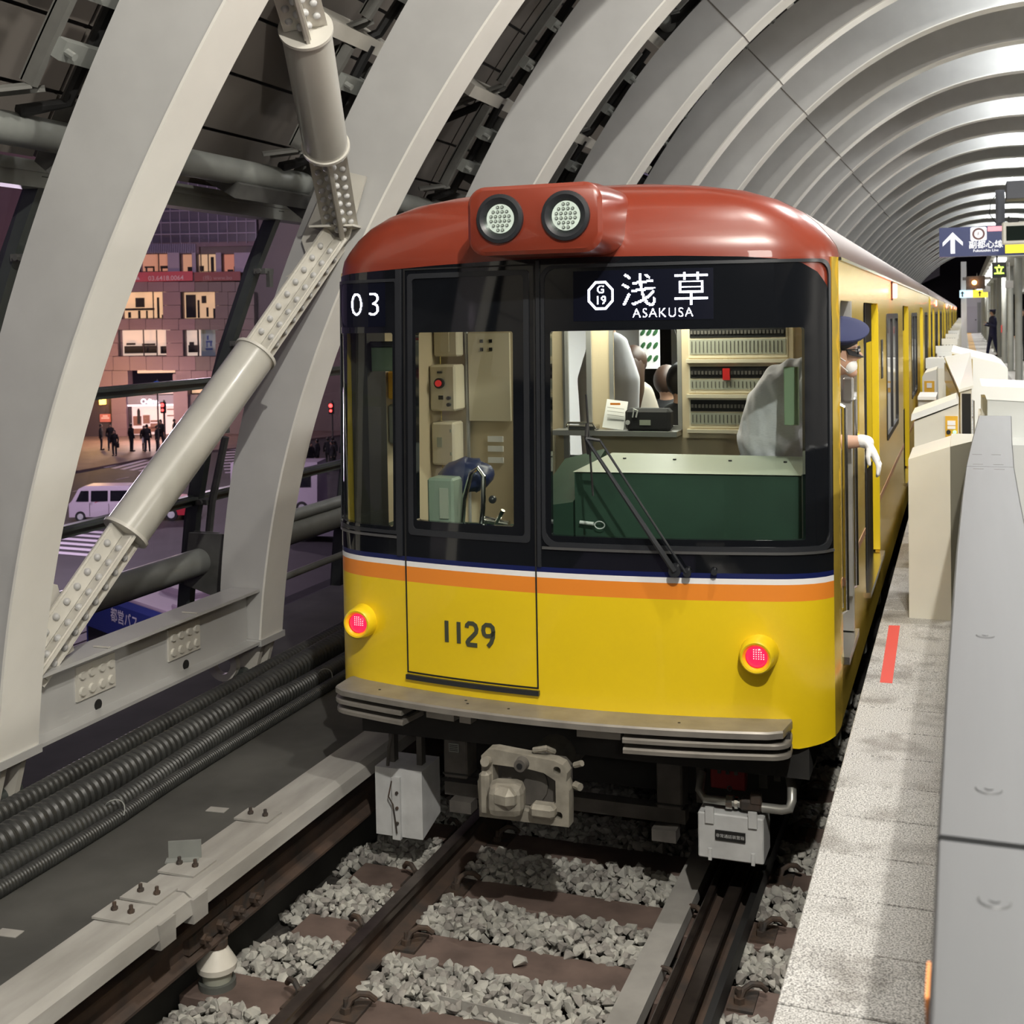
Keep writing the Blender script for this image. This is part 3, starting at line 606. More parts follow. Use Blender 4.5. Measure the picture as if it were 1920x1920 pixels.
for i in range(-1, 6):
    yc_ = 4.49 + 0.59*i
    if i <= 4:
        lab = ['brown sleeper nearest the camera at the bottom edge', 'brown sleeper carrying the white insulator, at lower left', 'brown sleeper with a loose stone lying on it', 'brown sleeper crossed by the front edge of the train shadow', 'shadowed brown sleeper just below the coupler', 'dark sleeper right under the front of the train'][i+1]
    else: lab = 'darkest brown sleeper, furthest under the train'
    root = thing('sleeper', lab, 'sleeper', (0, yc_, -0.23), 'brown sleepers across the track')
    x0, x1 = (-1.42, 1.22) if i % 5 == 0 else (-1.24, 1.22)
    b = MB(); b.rbox(((x0+x1)/2, yc_, -0.232), (x1-x0, 0.235, 0.15), 0.006); b.build('timber', M_SLEEP, root)
    if i < 6:
        for x, sg in ((-0.88, 1), (-0.64, -1), (0.62-0.0, 1), (0.90, -1)): clip(root, x, yc_, sg)
# ballast
def stone_mesh(seed, m):
    rnd = random.Random(seed); bm = bmesh.new()
    for i in range(15):
        a = rnd.uniform(0, 2*PI); z = rnd.uniform(-1, 1); r = math.sqrt(1-z*z)*rnd.uniform(.8, 1.1); bm.verts.new((r*math.cos(a)*0.034, r*math.sin(a)*0.026, z*0.021))
    bmesh.ops.convex_hull(bm, input=bm.verts); 
    lone = [v for v in bm.verts if not v.link_faces]; bmesh.ops.delete(bm, geom=lone, context='VERTS')
    me = bpy.data.meshes.new('ballast_stone'); bm.to_mesh(me); bm.free(); me.materials.append(m); return me
stones = [stone_mesh(s, M_STONE if s % 3 else M_STONE2) for s in range(9)]
sdat = [([v.co.copy() for v in m.vertices], [tuple(p.vertices) for p in m.polygons]) for m in stones]
cand = []
y = 3.3
while y < 9.5:
    x = -1.42
    while x < 1.30:
        px, py = x+random.uniform(-.02, .02), y+random.uniform(-.02, .02)
        ph = (py-4.49+0.295) % 0.59 - 0.295
        if not (abs(ph) < 0.112 and px < 1.2) and abs(px+0.755) > 0.075 and abs(px-0.745) > 0.08 and not (0.40 < px < 0.68):
            edge = max(0, -(px+1.22))*0.4
            zz = -0.150 + 0.022*noise.noise(Vector((px*4, py*4, 0))) - edge + random.uniform(-.008, .012) - (0.012 if abs(ph) < .15 else 0)
            cand.append((px, py, zz)); cand.append((px+0.02, py+0.02, zz-0.028)) if random.random() < .8 else None
        x += 0.044
    y += 0.040
vis = sorted([c for c in cand if c[2] > -0.17 and -1.25 < c[0] < 1.25 and c[1] > 4.05], key=lambda c: c[1])
near = set(random.sample(range(len(vis[:900])), 300)); near_set = {vis[i] for i in near}
big = [MB(), MB()]
for c in cand:
    s_ = random.randrange(9); R3 = (Matrix.Rotation(random.uniform(0, 6.28), 3, 'Z') @ Matrix.Rotation(random.uniform(-.7, .7), 3, 'X') @ Matrix.Rotation(random.uniform(-.7, .7), 3, 'Y')); k = random.uniform(0.75, 1.25)
    if c in near_set:
        o = link('ballast_stone', stones[s_], bed); o.location = c; o.rotation_euler = R3.to_euler(); o.scale = (k, k, k)
    else:
        vs, fs = sdat[s_]; big[0 if s_ % 3 else 1].add([R3 @ v * k + Vector(c) for v in vs], fs)
big[0].build('ballast', M_STONE, bed, kind='stuff'); big[1].build('ballast', M_STONE2, bed, kind='stuff')
o = link('loose_stone', stones[2], None, 'single pale stone lying on top of a sleeper', 'stone'); o.location = (-0.09, 5.05, -0.135); o.scale = (1.25, 1.25, 1.5)
b = MB(); b.box((-0.12, 4.655, -0.145), (0.46, 0.006, 0.045), rotz(-0.06)); b.box((-0.12, 4.64, -0.165), (0.46, 0.04, 0.005), rotz(-0.06)); tag(b.build('steel_angle', M_BOARD), 'pale steel angle lying on the ballast at the bottom edge', 'metal strip')
# ================================================================== TRAIN
HW = 1.285; XC = -0.035
def _bez(t):
    return ((1-t)**2*.97+2*t*(1-t)*HW+t*t*HW, (1-t)**2*.113+2*t*(1-t)*.17+t*t*.40)
PL = [(0.97*i/24, .12*(0.97*i/24)**2) for i in range(25)] + [_bez(i/24) for i in range(1, 25)] + [(HW, .40+.05*i) for i in range(1, 60)]
SLN = [0.0]
for i in range(1, len(PL)): SLN.append(SLN[-1]+math.hypot(PL[i][0]-PL[i-1][0], PL[i][1]-PL[i-1][1]))
def ycf(z): return 5.43+.05*max(0, (z-1.6)/1.4)
def S(s, z, off=0.0):
    a = abs(s); i = 1
    while i < len(SLN)-1 and SLN[i] < a: i += 1
    f = (a-SLN[i-1])/(SLN[i]-SLN[i-1]); x = PL[i-1][0]+(PL[i][0]-PL[i-1][0])*f; y = PL[i-1][1]+(PL[i][1]-PL[i-1][1])*f
    dx = PL[i][0]-PL[i-1][0]; dy = PL[i][1]-PL[i-1][1]; L = math.hypot(dx, dy); nx, ny = dy/L, -dx/L; sg = 1 if s >= 0 else -1
    return Vector((sg*(x+nx*off)+XC, y+ny*off+ycf(z), z))
def inside(p, poly):
    x, y = p; c = False; n = len(poly)
    for i in range(n):
        x1, y1 = poly[i]; x2, y2 = poly[(i+1) % n]
        if (y1 > y) != (y2 > y) and x < (x2-x1)*(y-y1)/(y2-y1)+x1: c = not c
    return c
def rect(a0, a1, b0, b1, r=0.0, n=5):
    if r <= 0: return [(a0, b0), (a1, b0), (a1, b1), (a0, b1)]
    o = []
    for cx, cy, st in ((a1-r, b0+r, -PI/2), (a1-r, b1-r, 0), (a0+r, b1-r, PI/2), (a0+r, b0+r, PI)):
        for i in range(n+1): a = st+PI/2*i/n; o.append((cx+r*math.cos(a), cy+r*math.sin(a)))
    return o
def patch(outer, holes, fn, off=0.0, th=0.02, step=0.06):
    loops = []
    for lp in [outer]+holes:
        q = []; n = len(lp)
        for i in range(n):
            a, c = lp[i], lp[(i+1) % n]; L = math.hypot(c[0]-a[0], c[1]-a[1]); m = max(1, int(math.ceil(L/step)))
            for k in range(m): q.append((a[0]+(c[0]-a[0])*k/m, a[1]+(c[1]-a[1])*k/m))
        loops.append(q)
    vs = []; es = []
    for q in loops:
        n0 = len(vs); vs += q; es += [(n0+i, n0+(i+1) % len(q)) for i in range(len(q))]
    x0, x1 = min(p[0] for p in outer), max(p[0] for p in outer); y0, y1 = min(p[1] for p in outer), max(p[1] for p in outer)
    if step < 1:
        nx = int((x1-x0)/step); ny = int((y1-y0)/(step*2.5))
        for i in range(1, nx):
            for j in range(1, max(ny, 1)):
                p = (x0+(x1-x0)*i/nx+.0007, y0+(y1-y0)*j/max(ny, 1)+.0003)
                if inside(p, outer) and not any(inside(p, h) for h in holes): vs.append(p)
    r = geometry.delaunay_2d_cdt([Vector(v) for v in vs], es, [], 0, 1e-5)
    V, F = r[0], r[2]; keep = []
    for f in F:
        c = (sum(V[i].x for i in f)/len(f), sum(V[i].y for i in f)/len(f))
        if inside(c, outer) and not any(inside(c, h) for h in holes): keep.append(tuple(f))
    b = MB(); top = [fn(v.x, v.y, off) for v in V]
    if th <= 0: b.add(top, keep); return b
    bot = [fn(v.x, v.y, off-th) for v in V]; n = len(V); cnt = {}
    for f in keep:
        for i in range(len(f)):
            a, c = f[i], f[(i+1) % len(f)]; cnt[(min(a, c), max(a, c))] = cnt.get((min(a, c), max(a, c)), 0)+1
    rim = [(a, c, c+n, a+n) for (a, c), k in cnt.items() if k == 1]
    b.add(top+bot, keep+[tuple(i+n for i in f[::-1]) for f in keep]+rim); return b
def ribbon(pts, w, fn, off, th=0.004):
    b = MB(); n = len(pts); L = []; Rr = []
    for i, p in enumerate(pts):
        a = pts[max(i-1, 0)]; c = pts[min(i+1, n-1)]; dx, dy = c[0]-a[0], c[1]-a[1]; l = math.hypot(dx, dy); nx, ny = -dy/l*w/2, dx/l*w/2
        L.append((p[0]+nx, p[1]+ny)); Rr.append((p[0]-nx, p[1]-ny))
    rings = [[fn(*L[i], off), fn(*Rr[i], off), fn(*Rr[i], off-th), fn(*L[i], off-th)] for i in range(n)]
    b.loft(rings, cap=True); return b
TR = thing('subway_car', 'leading yellow subway car with red-brown roof, black windscreen band and number 1129', 'subway train', (XC, 5.43, 0), 'cars of the yellow subway train')
yb_out = [(-1.34, .86), (-1.25, .86), (1.06, .86), (1.075, .775), (1.13, .770), (1.25, .785), (1.335, .80), (1.335, 1.443), (-1.36, 1.443), (-1.36, .80)]
patch(yb_out, [], S, 0, 0.03).build('front_panel', M_YEL, TR, smooth=True)
for z0, z1, m, nm in ((1.443, 1.519, M_ORA, 'orange_stripe'), (1.519, 1.545, M_WHI, 'white_stripe'), (1.545, 1.569, M_NAVY, 'navy_stripe')):
    patch(rect(-1.36, 1.335, z0, z1), [], S, 0, 0.03).build(nm, m, TR, smooth=True)
blk = [(-1.36, 1.569), (1.335, 1.569), (1.335, 2.70), (1.325, 2.80), (1.295, 2.87), (1.24, 2.93), (1.16, 2.972), (1.05, 2.992), (.9, 3.005), (.6, 3.017), (.2, 3.024), (-.2, 3.022), (-.6, 3.012), (-.9, 3.0), (-1.15, 2.99), (-1.36, 2.975)]
H_L = rect(-1.335, -.872, 1.71, 2.683, 0.01, 2); H_D = rect(-.73, -.19, 1.752, 2.683, 0.01, 2); H_R = rect(0.0, 1.172, 1.72, 2.68, 0.01, 2)
patch(blk, [H_L, H_D, H_R], S, 0, 0.03, 0.05).build('windscreen_mask', M_BLK, TR, smooth=True, angle=50)
patch(rect(-1.36, 1.36, 2.705, 3.0), [], S, -0.006, 0.02, 0.05).build('front_header', M_RED, TR, smooth=True)
for h, nm in ((rect(-1.34, -.868, 1.705, 2.69), 'side_front_pane'), (rect(-.735, -.185, 1.747, 2.69), 'door_pane'), (rect(-.005, 1.177, 1.715, 2.685), 'windscreen_pane')):
    patch(h, [], S, -0.006, 0.0).build(nm, M_GLASS, TR, smooth=True)
# trims, gaskets and door outline
def ring_trim(o, i, nm, m, off=0.006, parent=TR): return patch(o, [i], S, off, 0.008, 0.05).build(nm, m, parent, smooth=True)
DR = patch(rect(-.80, -.075, .985, 3.0), [rect(-.793, -.082, .992, 2.993)], S, 0.003, 0.004, 0.05).build('front_door', M_RUB, TR)
ring_trim(rect(-.775, -.105, 1.68, 2.975, .02), rect(-.748, -.133, 1.71, 2.95, .02), 'door_window_frame', M_BLK2, 0.006, DR)
ring_trim(rect(-1.35, -.835, 1.675, 2.955, .01), rect(-1.34, -.852, 1.692, 2.94, .01), 'pane_frame', M_BLK2)
ring_trim(rect(-.045, 1.318, 1.665, 2.99, .06), rect(-.028, 1.303, 1.69, 2.975, .06), 'windscreen_frame', M_BLK2)
patch(rect(-.80, -.070, .955, .978), [], S, 0.018, 0.02).build('door_step', M_BLK2, DR, smooth=True)
patch(rect(-.845, -.815, 1.57, 3.0), [], S, 0.010, 0.01).build('mullion_strip', M_BLK2, TR)
patch(rect(-.068, -.05, 1.57, 3.015), [], S, 0.010, 0.01).build('mullion_strip', M_BLK2, TR)
for s0, s1 in ((-1.36, -.84), (-.045, 1.33)): patch(rect(s0, s1, 1.655, 1.667), [], S, 0.008, 0.01).build('sill_strip', mat('sill_dark_metal', (0.2, 0.2, 0.2), 0.3, metal=0.7), TR)
# LED displays
ledR = patch(rect(.115, .765, 2.725, 2.958), [], S, 0.002, 0.004).build('destination_display', M_LEDBG, TR)
ledL = patch(rect(-1.30, -.915, 2.715, 2.955), [], S, 0.002, 0.004).build('run_number_display', M_LEDBG, TR)
fnR = lambda sx, sz: (lambda x, y: S(sx+x, sz+y, 0.0045))
led_mb('浅', 0.180, fnR(.425, 2.803), 0.0050, -0.0008, (0.95, 0.92)).build('led_glyph', M_LED, ledR)
led_mb('草', 0.180, fnR(.665, 2.803), 0.0050, -0.0008, (0.95, 0.92)).build('led_glyph', M_LED, ledR)
led_mb('ASAKUSA', 0.062, fnR(.535, 2.738), 0.0034, -0.0008, (0.95, 0.98), 1.15).build('led_glyph', M_LED, ledR)
led_mb('G', 0.052, fnR(.247, 2.854), 0.0032, 0.0).build('led_glyph', M_LED, ledR)
led_mb('19', 0.054, fnR(.247, 2.803), 0.0032, 0.0004, (1, 1), 1.05).build('led_glyph', M_LED, ledR)
b = MB(); pr = []
for i in range(16):
    a = 2*PI*i/16; pr.append((a,))
oc = lambda r, i: (.247+math.cos(PI/8+i*PI/4)*r*.92, 2.843+math.sin(PI/8+i*PI/4)*r)
for i in range(8):
    q = [oc(.072, i), oc(.072, i+1), oc(.060, i+1), oc(.060, i)]; b.add([S(*p, 0.0045) for p in q], [(0, 1, 2, 3)])
b.build('led_ring', M_LED, ledR)
for ch, sx in (('0', -1.105), ('3', -0.985)): led_mb(ch, 0.172, (lambda q: (lambda x, y: S(q+x, 2.772+y, 0.0045)))(sx), 0.0045, -0.003, (1.15, 1.0)).build('led_glyph', M_LED, ledL)
# car number
NUMP = {'1': [[(0.5, 0), (0.5, 1)]], '2': [[(0.05, .78), (.08, .9), (.25, 1), (.6, 1), (.85, .92), (.95, .76), (.9, .6), (.6, .42), (.2, .2), (.08, .08), (.08, .0), (.98, .0)]],
        '9': [[(.95, .72), (.9, .9), (.7, 1), (.3, 1), (.1, .9), (.05, .72), (.12, .56), (.3, .48), (.7, .5), (.9, .6), (.95, .72), (.92, .45), (.75, .2), (.45, .0)]]}
for ch, s0 in zip('1129', (-.592, -.524, -.452, -.362)):
    for st in NUMP[ch]:
        b = ribbon([(s0+p[0]*.060, 1.165+p[1]*.105) for p in st], 0.0205, S, 0.004); b.build('car_number_digit', mat('dark_number_grey', (0.06, 0.065, 0.04), 0.5), TR)
# red roof dome
LV = [(0, 2.99), (.004, 3.02), (.02, 3.06), (.05, 3.105), (.10, 3.165), (.17, 3.225), (.27, 3.28), (.42, 3.33), (.62, 3.365), (.85, 3.388), (1.1, 3.40), (1.284, 3.402)]
YR = 5.98
ss = [-1.43+2.86*i/70 for i in range(71)]
rings = []
for d, z in LV:
    k = 1-d/HW; ring = []
    for s_ in ss:
        p = S(s_, 2.99, -0.007 if z < 3.05 else -0.002); y = min(p.y, YR) if abs(s_) < 1.42 else YR
        ring.append(Vector((XC+(p.x-XC)*k, YR-(YR-y)*k, z)))
    rings.append(ring)
b = MB(); b.loft(rings, close=False); b.build('red_roof_cap', M_RED, TR, smooth=True, angle=60)
# headlamp housing
HX, HZ = XC+0.03, 3.185
HL = thing
def rrect_y(cx, cz, w, h, r, y, n=6): return [Vector((p[0], y, p[1])) for p in rect(cx-w/2, cx+w/2, cz-h/2, cz+h/2, r, n)]
b = MB(); b.loft([rrect_y(HX, HZ, .60, .275, .07, 5.165), rrect_y(HX, HZ, .635, .31, .085, 5.18), rrect_y(HX, HZ+.002, .65, .318, .09, 5.32), rrect_y(HX-.01, HZ+.005, .67, .31, .09, 5.62), rrect_y(HX-.02, HZ-.0, .66, .32, .09, 5.95)], cap=True)
hh = b.build('headlamp_housing', M_RED, TR, smooth=True, angle=40)
for sx, side in ((-.155, 'left'), (.155, 'right')):
    cx, cz = HX+sx, HZ+.008
    b = MB(); n = 40
    def circ(r, y): return [Vector((cx+r*math.cos(2*PI*i/n), y, cz+r*math.sin(2*PI*i/n))) for i in range(n)]
    b.loft([circ(.112, 5.168), circ(.110, 5.150), circ(.094, 5.146), circ(.070, 5.162), circ(.062, 5.166)]); b.build('lamp_bezel', M_BLK2, hh, smooth=True)
    b = MB(); b.add(circ(.068, 5.164), [tuple(range(n))]); b.build('lamp_reflector', mat('lamp_reflector_white', (0.72, 0.73, 0.70), 0.3, emit=(0.8, 0.82, 0.78), estr=0.25), hh)
    b = MB(); b2 = MB()
    for j, cnt in enumerate((2, 4, 5, 5, 4, 2)):
        for i in range(cnt):
            px = cx+(i-(cnt-1)/2)*.0215; pz = cz+(2.5-j)*.0205
            b.cyl((px, 5.164, pz), (px, 5.158, pz), .0082, 12, .0068); b2.cyl((px, 5.158, pz), (px, 5.156, pz), .0035, 8)
    b.build('lamp_lens_cluster', mat('lamp_lens_grey', (0.25, 0.26, 0.24), 0.15, metal=0.5), hh, smooth=True, kind='stuff'); b2.build('lamp_chip', M_WHITE, hh, kind='stuff')
    b = MB(); b.add(circ(.076, 5.153), [tuple(range(n))]); b.build('lamp_cover_glass', M_GLASS, hh)
# tail lamps
for s_, z in ((-1.075, 1.214), (.955, 1.208)):
    c = S(s_, z, 0); n = 36
    b = MB()
    def cr(r, dy, dx=0): return [Vector((c.x+dx+r*math.cos(2*PI*i/n), c.y+dy, c.z+r*math.sin(2*PI*i/n))) for i in range(n)]
    b.loft([cr(.088, .03), cr(.080, -.05), cr(.074, -.085), cr(.068, -.090), cr(.060, -.088), cr(.056, -.078), cr(.050, -.072)]); tl = b.build('tail_lamp', M_YEL, TR, smooth=True, angle=50)
    b = MB(); b.sph((c.x, c.y-.062, c.z), .05, 24, 12, (1, .45, 1)); b.build('red_lens', M_TAIL, tl, smooth=True)
    b = MB()
    for i in range(6):
        for j in range(5):
            px, pz = i*.011-.010, j*.010-.004
            if px*px+pz*pz < .0016: b.sph((c.x+px, c.y-.0835, c.z+pz), .0028, 6, 4)
    b.build('lens_prism_dots', M_TAIL2, tl, kind='stuff')
# bumper (anticlimber)
def bumper(s0, s1, z0, z1, o, nm, parent, taper=0.12):
    rings = []; n = 40
    for i in range(n+1):
        s_ = s0+(s1-s0)*i/n; e = (min(s_-s0, s1-s_) if nm == 'bumper' else (s_-s0 if s0 < 0 else s1-s_)); k = math.sqrt(max(0, 1-(1-min(1, e/taper))**2)) if taper else 1
        of = 0.03+(o-0.03)*k
        rings.append([S(s_, z1, -0.02), S(s_, z1, of-.008), S(s_, z1-.008, of), S(s_, z0, of), S(s_, z0, -0.02)])
    b = MB(); b.loft(rings, cap=True); return b.build(nm, M_BUMP, parent, smooth=True, angle=30)
bp = bumper(-1.17, 1.095, .875, .908, .19, 'bumper', TR)
for s0, s1 in ((-1.17, -.72), (.36, 1.095)):
    bumper(s0, s1, .826, .850, .175, 'bumper_rib', bp, .10); bumper(s0, s1, .775, .800, .165, 'bumper_rib', bp, .10)
    patch(rect(s0+.02, s1-.02, .77, .88), [], S, .10, .08).build('bumper_core', M_UNDB, bp)
for s0, s1 in ((-.62, -.47), (-.44, -.38), (.14, .34)):
    patch(rect(s0, s1, .815, .876), [], S, .11, .06).build('bumper_bracket', M_BUMP, bp)
b = MB()
for s_ in (-.40, -.43, -.19, .6, -.9): p = S(s_, .9085, .10 if s_ != -.43 else .06); b.cyl(p, p+Vector((0, 0, .001)), .007, 8)
b.build('bolt_hole', M_DARK, bp, kind='stuff')
# wiper
wp = S(.585, 1.585, .05); wt = S(.185, 2.185, .04); wt2 = S(.245, 2.165, .04)
wr = MB(); wr.cyl(S(.585, 1.585, 0), S(.585, 1.585, .06), .028, 16); wr.cyl(S(.64, 1.575, 0), S(.64, 1.575, .05), .018, 12); wr.cyl(S(.76, 1.58, 0), S(.76, 1.58, .035), .014, 12); wr = wr.build('wiper', M_BLK2, TR, smooth=True)
b = MB(); q = [S(.585+(.185-.585)*i/12, 1.585+(2.185-1.585)*i/12, .055) for i in range(13)]; b.tube(q, [.015-.007*i/12 for i in range(13)], 8)
b.build('wiper_arm', M_BLK2, wr, smooth=True)
b = MB(); q = [S(.635+(.25-.635)*i/12, 1.578+(2.175-1.578)*i/12, .048) for i in range(13)]; b.tube(q, .006, 8); b.tube([S(.25, 2.175, .048), S(.185, 2.185, .055)], .008, 8); b.build('wiper_link', M_BLK2, wr, smooth=True)
b = MB(); q = [S(.178+(.03)*i/8, 2.385-.47*i/8, .018) for i in range(9)]; b.tube(q, .0055, 6); b.tube([S(.185, 2.19, .05), S(.185, 2.25, .03)], .009, 6); b.tube([S(.185, 2.19, .05), S(.192, 2.11, .03)], .009, 6); b.build('wiper_blade', M_RUB, wr, smooth=True)
# sides
XR = XC+HW; XL = XC-HW; YS = 5.43+.40; YE = 21.25
fR = lambda y, z, off: Vector((XR+off, y, z)); fL = lambda y, z, off: Vector((XL-off, y, z))
DOORS = [(7.3, 8.6), (12.1, 13.35), (16.85, 18.1)]; WINS = [(9.5, 11.1), (14.1, 15.7), (18.9, 20.2)]
hl = [rect(a, c, 1.12, 2.80, .06) for a, c in DOORS]+[rect(a, c, 1.80, 2.71, .05) for a, c in WINS]
# the corner strip between windscreen mask and side
patch([(1.335, .80), (1.46, .84), (1.46, 3.0), (1.335, 3.0)], [], S, 0, .03).build('corner_panel', M_GOLD, TR, smooth=True)
patch([(-1.36, .80), (-1.36, 3.0), (-1.46, 3.0), (-1.46, .84)], [], S, 0, .03).build('corner_panel', M_GOLD, TR, smooth=True)
ys0 = S(1.46, 1.0, 0).y
patch([(ys0, .84), (YE, .84), (YE, 3.0), (ys0, 3.0)], hl+[rect(5.90, 6.42, 1.12, 2.80, .05), rect(6.55, 6.95, 2.05, 2.70, .04)], fR, 0, .03, 2.0).build('side_wall', M_GOLD, TR)
patch([(ys0, .84), (YE, .84), (YE, 3.0), (ys0, 3.0)], hl, fL, 0, .03, 2.0).build('side_wall', M_GOLD, TR)
patch(rect(ys0, YE, 1.46, 1.50), [rect(a-.001, c+.001, 1.2, 2.6) for a, c in DOORS+[(5.90, 6.42)]], fR, .0025, .003, 2.0).build('side_stripe', mat('side_reflection_pink', (0.42, 0.22, 0.12), 0.4), TR)  # muted pink band, its tone imitates a reflection along the gold side
def roof_loft(y0, y1):
    b = MB(); pr = [(-(HW-d)+XC, z) for d, z in LV]+[((HW-d)+XC, z) for d, z in LV[::-1]]
    b.loft([[Vector((x, y, z)) for x, z in pr] for y in (y0, y1)], close=True, cap=True); return b
roof_loft(YR+.001, YE).build('roof', M_ROOF, TR, smooth=True, angle=60)
for x, th in ((XR+.002, .012), (XL-.014, .012)):
    b = MB(); b.bb(x, x+th, ys0, YE, 2.985, 3.0); b.build('gutter_rail', M_CHR, TR)
M_LEAF = mat('door_leaf_dark_bronze', (0.02, 0.017, 0.013), 0.85, spec=0.05)
def side_door(parent, y0, y1, xs=XR, sg=1):
    b = MB(); b.bb(xs-.060*sg, xs-.042*sg, y0-.01, y1+.01, 1.11, 2.81); lf = b.build('sliding_door', M_LEAF, parent)
    ym = (y0+y1)/2; b = MB(); b.bb(xs-.042*sg, xs-.036*sg, ym-.012, ym+.012, 1.12, 2.8); b.build('rubber_edge', M_RUB, lf)
    for a, c in ((y0+.10, ym-.10), (ym+.10, y1-.10)):
        b = MB(); b.bb(xs-.0415*sg, xs-.039*sg, a, c, 1.75, 2.55); b.build('door_window', M_BLK, lf)
    b = MB(); b.prism([(xs-.045*sg, 1.14), (xs+.002*sg, 1.14), (xs+.002*sg, 2.74), (xs-.01*sg, 2.79), (xs-.045*sg, 2.795)], 'y', y1-.035, y1-.001); b.build('door_jamb', M_YEL, parent)
    b = MB(); b.bb(xs-.05*sg, xs+.03*sg, y0-.02, y1+.02, 1.095, 1.125); b.build('door_sill', M_CHR, parent)
def side_window(parent, y0, y1, xs=XR, sg=1):
    b = patch(rect(y0-.02, y1+.02, 1.78, 2.73, .06), [rect(y0+.02, y1-.02, 1.82, 2.69, .04)], (fR if sg > 0 else fL), .006, .012, 2.0); wf = b.build('window_frame', M_RUB, parent)
    b = MB(); b.bb(xs-.012*sg, xs-.006*sg, y0, y1, 1.80, 2.71); b.build('window_pane', mat('side_window_grey', (0.16, 0.17, 0.18), 0.05, coat=0.3), wf)
    ym = (y0+y1)/2; b = MB(); b.bb(xs-.006*sg, xs+.004*sg, ym-.02, ym+.02, 1.82, 2.69); b.build('window_mullion', M_RUB, wf)
for a, c in DOORS: side_door(TR, a, c)
for a, c in WINS: side_window(TR, a, c)
for a, c in DOORS: side_door(TR, a, c, XL, -1)
b = MB(); b.bb(XR-.012, XR-.006, 6.56, 6.94, 2.06, 2.69); b.build('cab_side_window', mat('blue_grey_glass', (0.12, 0.17, 0.24), 0.05), TR)
b = MB(); b.rbox((XR+.022, 10.25, 2.91), (.045, .05, .12), .008); b.build('side_indicator_lamp', M_SIDEL, TR)
for z, w in ((2.93, .09), ): 
    b = MB(); b.rbox((XR+.004, 10.25, 2.91), (.012, .10, .15), .008); b.build('indicator_base', M_RUB, TR)
b = MB(); b.bb(XR+.001, XR+.006, 8.85, 9.0, 2.28, 2.55); b.build('logo_plate', M_RUB, TR)
b = text_mb('R', .16, lambda x, y: Vector((XR+.008, 8.925+x, 2.36+y))); b.build('side_letter', M_WHI, TR)
# crew door gear
b = MB(); b.bb(XR-.05, XR+.01, 6.36, 6.42, 1.13, 2.80); b.build('crew_door_jamb', M_STAIN, TR)
b = MB(); b.bb(XR-.06, XR+.03, 5.88, 6.44, 1.09, 1.125); b.build('crew_door_sill', M_CHR, TR)
for y, x in ((5.885, XR+.018), (6.44, XR+.018)):
    b = MB(); b.cyl((x, y, 1.35), (x, y, 2.30), .013, 12); b.tube([(x, y, 1.35), (x-.035, y, 1.33)], .013, 8); b.tube([(x, y, 2.30), (x-.035, y, 2.32)], .013, 8); b.build('grab_rail', M_CHR, TR, smooth=True)
b = MB(); b.bb(XR-.03, XR+.012, 6.30, 6.365, 1.32, 2.36); b.rbox((XR, 6.30, 2.36), (.05, .05, .12), .008); b.build('crew_door_leaf', M_STAIN, TR)
# interior shell
b = MB(); b.bb(XL+.04, XR-.04, 5.75, 21.1, 1.02, 1.10); b.build('cab_floor', M_UND, TR)
b = MB(); b.bb(XL+.04, XR-.04, 5.86, 21.1, 2.95, 2.97); b.build('interior_ceiling', M_WHITE, TR)
b = MB(); b.bb(XL+.035, XL+.045, 6.05, 7.0, 1.1, 2.95); b.build('cab_side_lining', M_CREAM, TR)
b = MB(); b.bb(XL+.035, XL+.13, 5.84, 6.06, 1.1, 2.95); b.build('corner_pillar', M_RUB, TR)
b = MB(); b.bb(XR-.045, XR-.035, 6.44, 7.0, 1.1, 2.04); b.bb(XR-.085, XR-.075, 7.1, 21, 1.1, 1.78); b.bb(XL+.035, XL+.045, 7.1, 21, 1.1, 2.95); b.build('interior_lining', M_WHITE, TR)
# partition with window opening x -.135..0.243 z 2.095..2.675 and left doorway glimpse
fP = lambda x, z, off: Vector((x, 7.0-off, z))
pw = patch(rect(XL+.05, XR-.05, 1.1, 2.95), [rect(-.16, .235, 2.10, 2.70), rect(-.46, -.30, 1.9, 2.75)], fP, 0, .03, 2.0).build('cab_partition', M_CREAM, TR)
patch(rect(-.18, .255, 2.08, 2.72), [rect(-.155, .23, 2.105, 2.695)], fP, .008, .01, 2.0).build('partition_window_frame', M_STAIN, pw)
patch(rect(-.47, -.29, 1.88, 2.78), [rect(-.45, -.31, 1.92, 2.74)], fP, .008, .01, 2.0).build('partition_door_frame', M_STAIN, pw)
b = MB(); b.bb(-.50, .25, 6.86, 6.995, 2.05, 2.08); b.build('partition_shelf', M_STAIN, pw)
b = MB(); b.bb(-.45, -.43, 6.97, 6.99, 1.1, 2.9); b.bb(-.315, -.285, 6.97, 6.99, 1.1, 2.9); b.build('door_post', M_STAIN, pw)
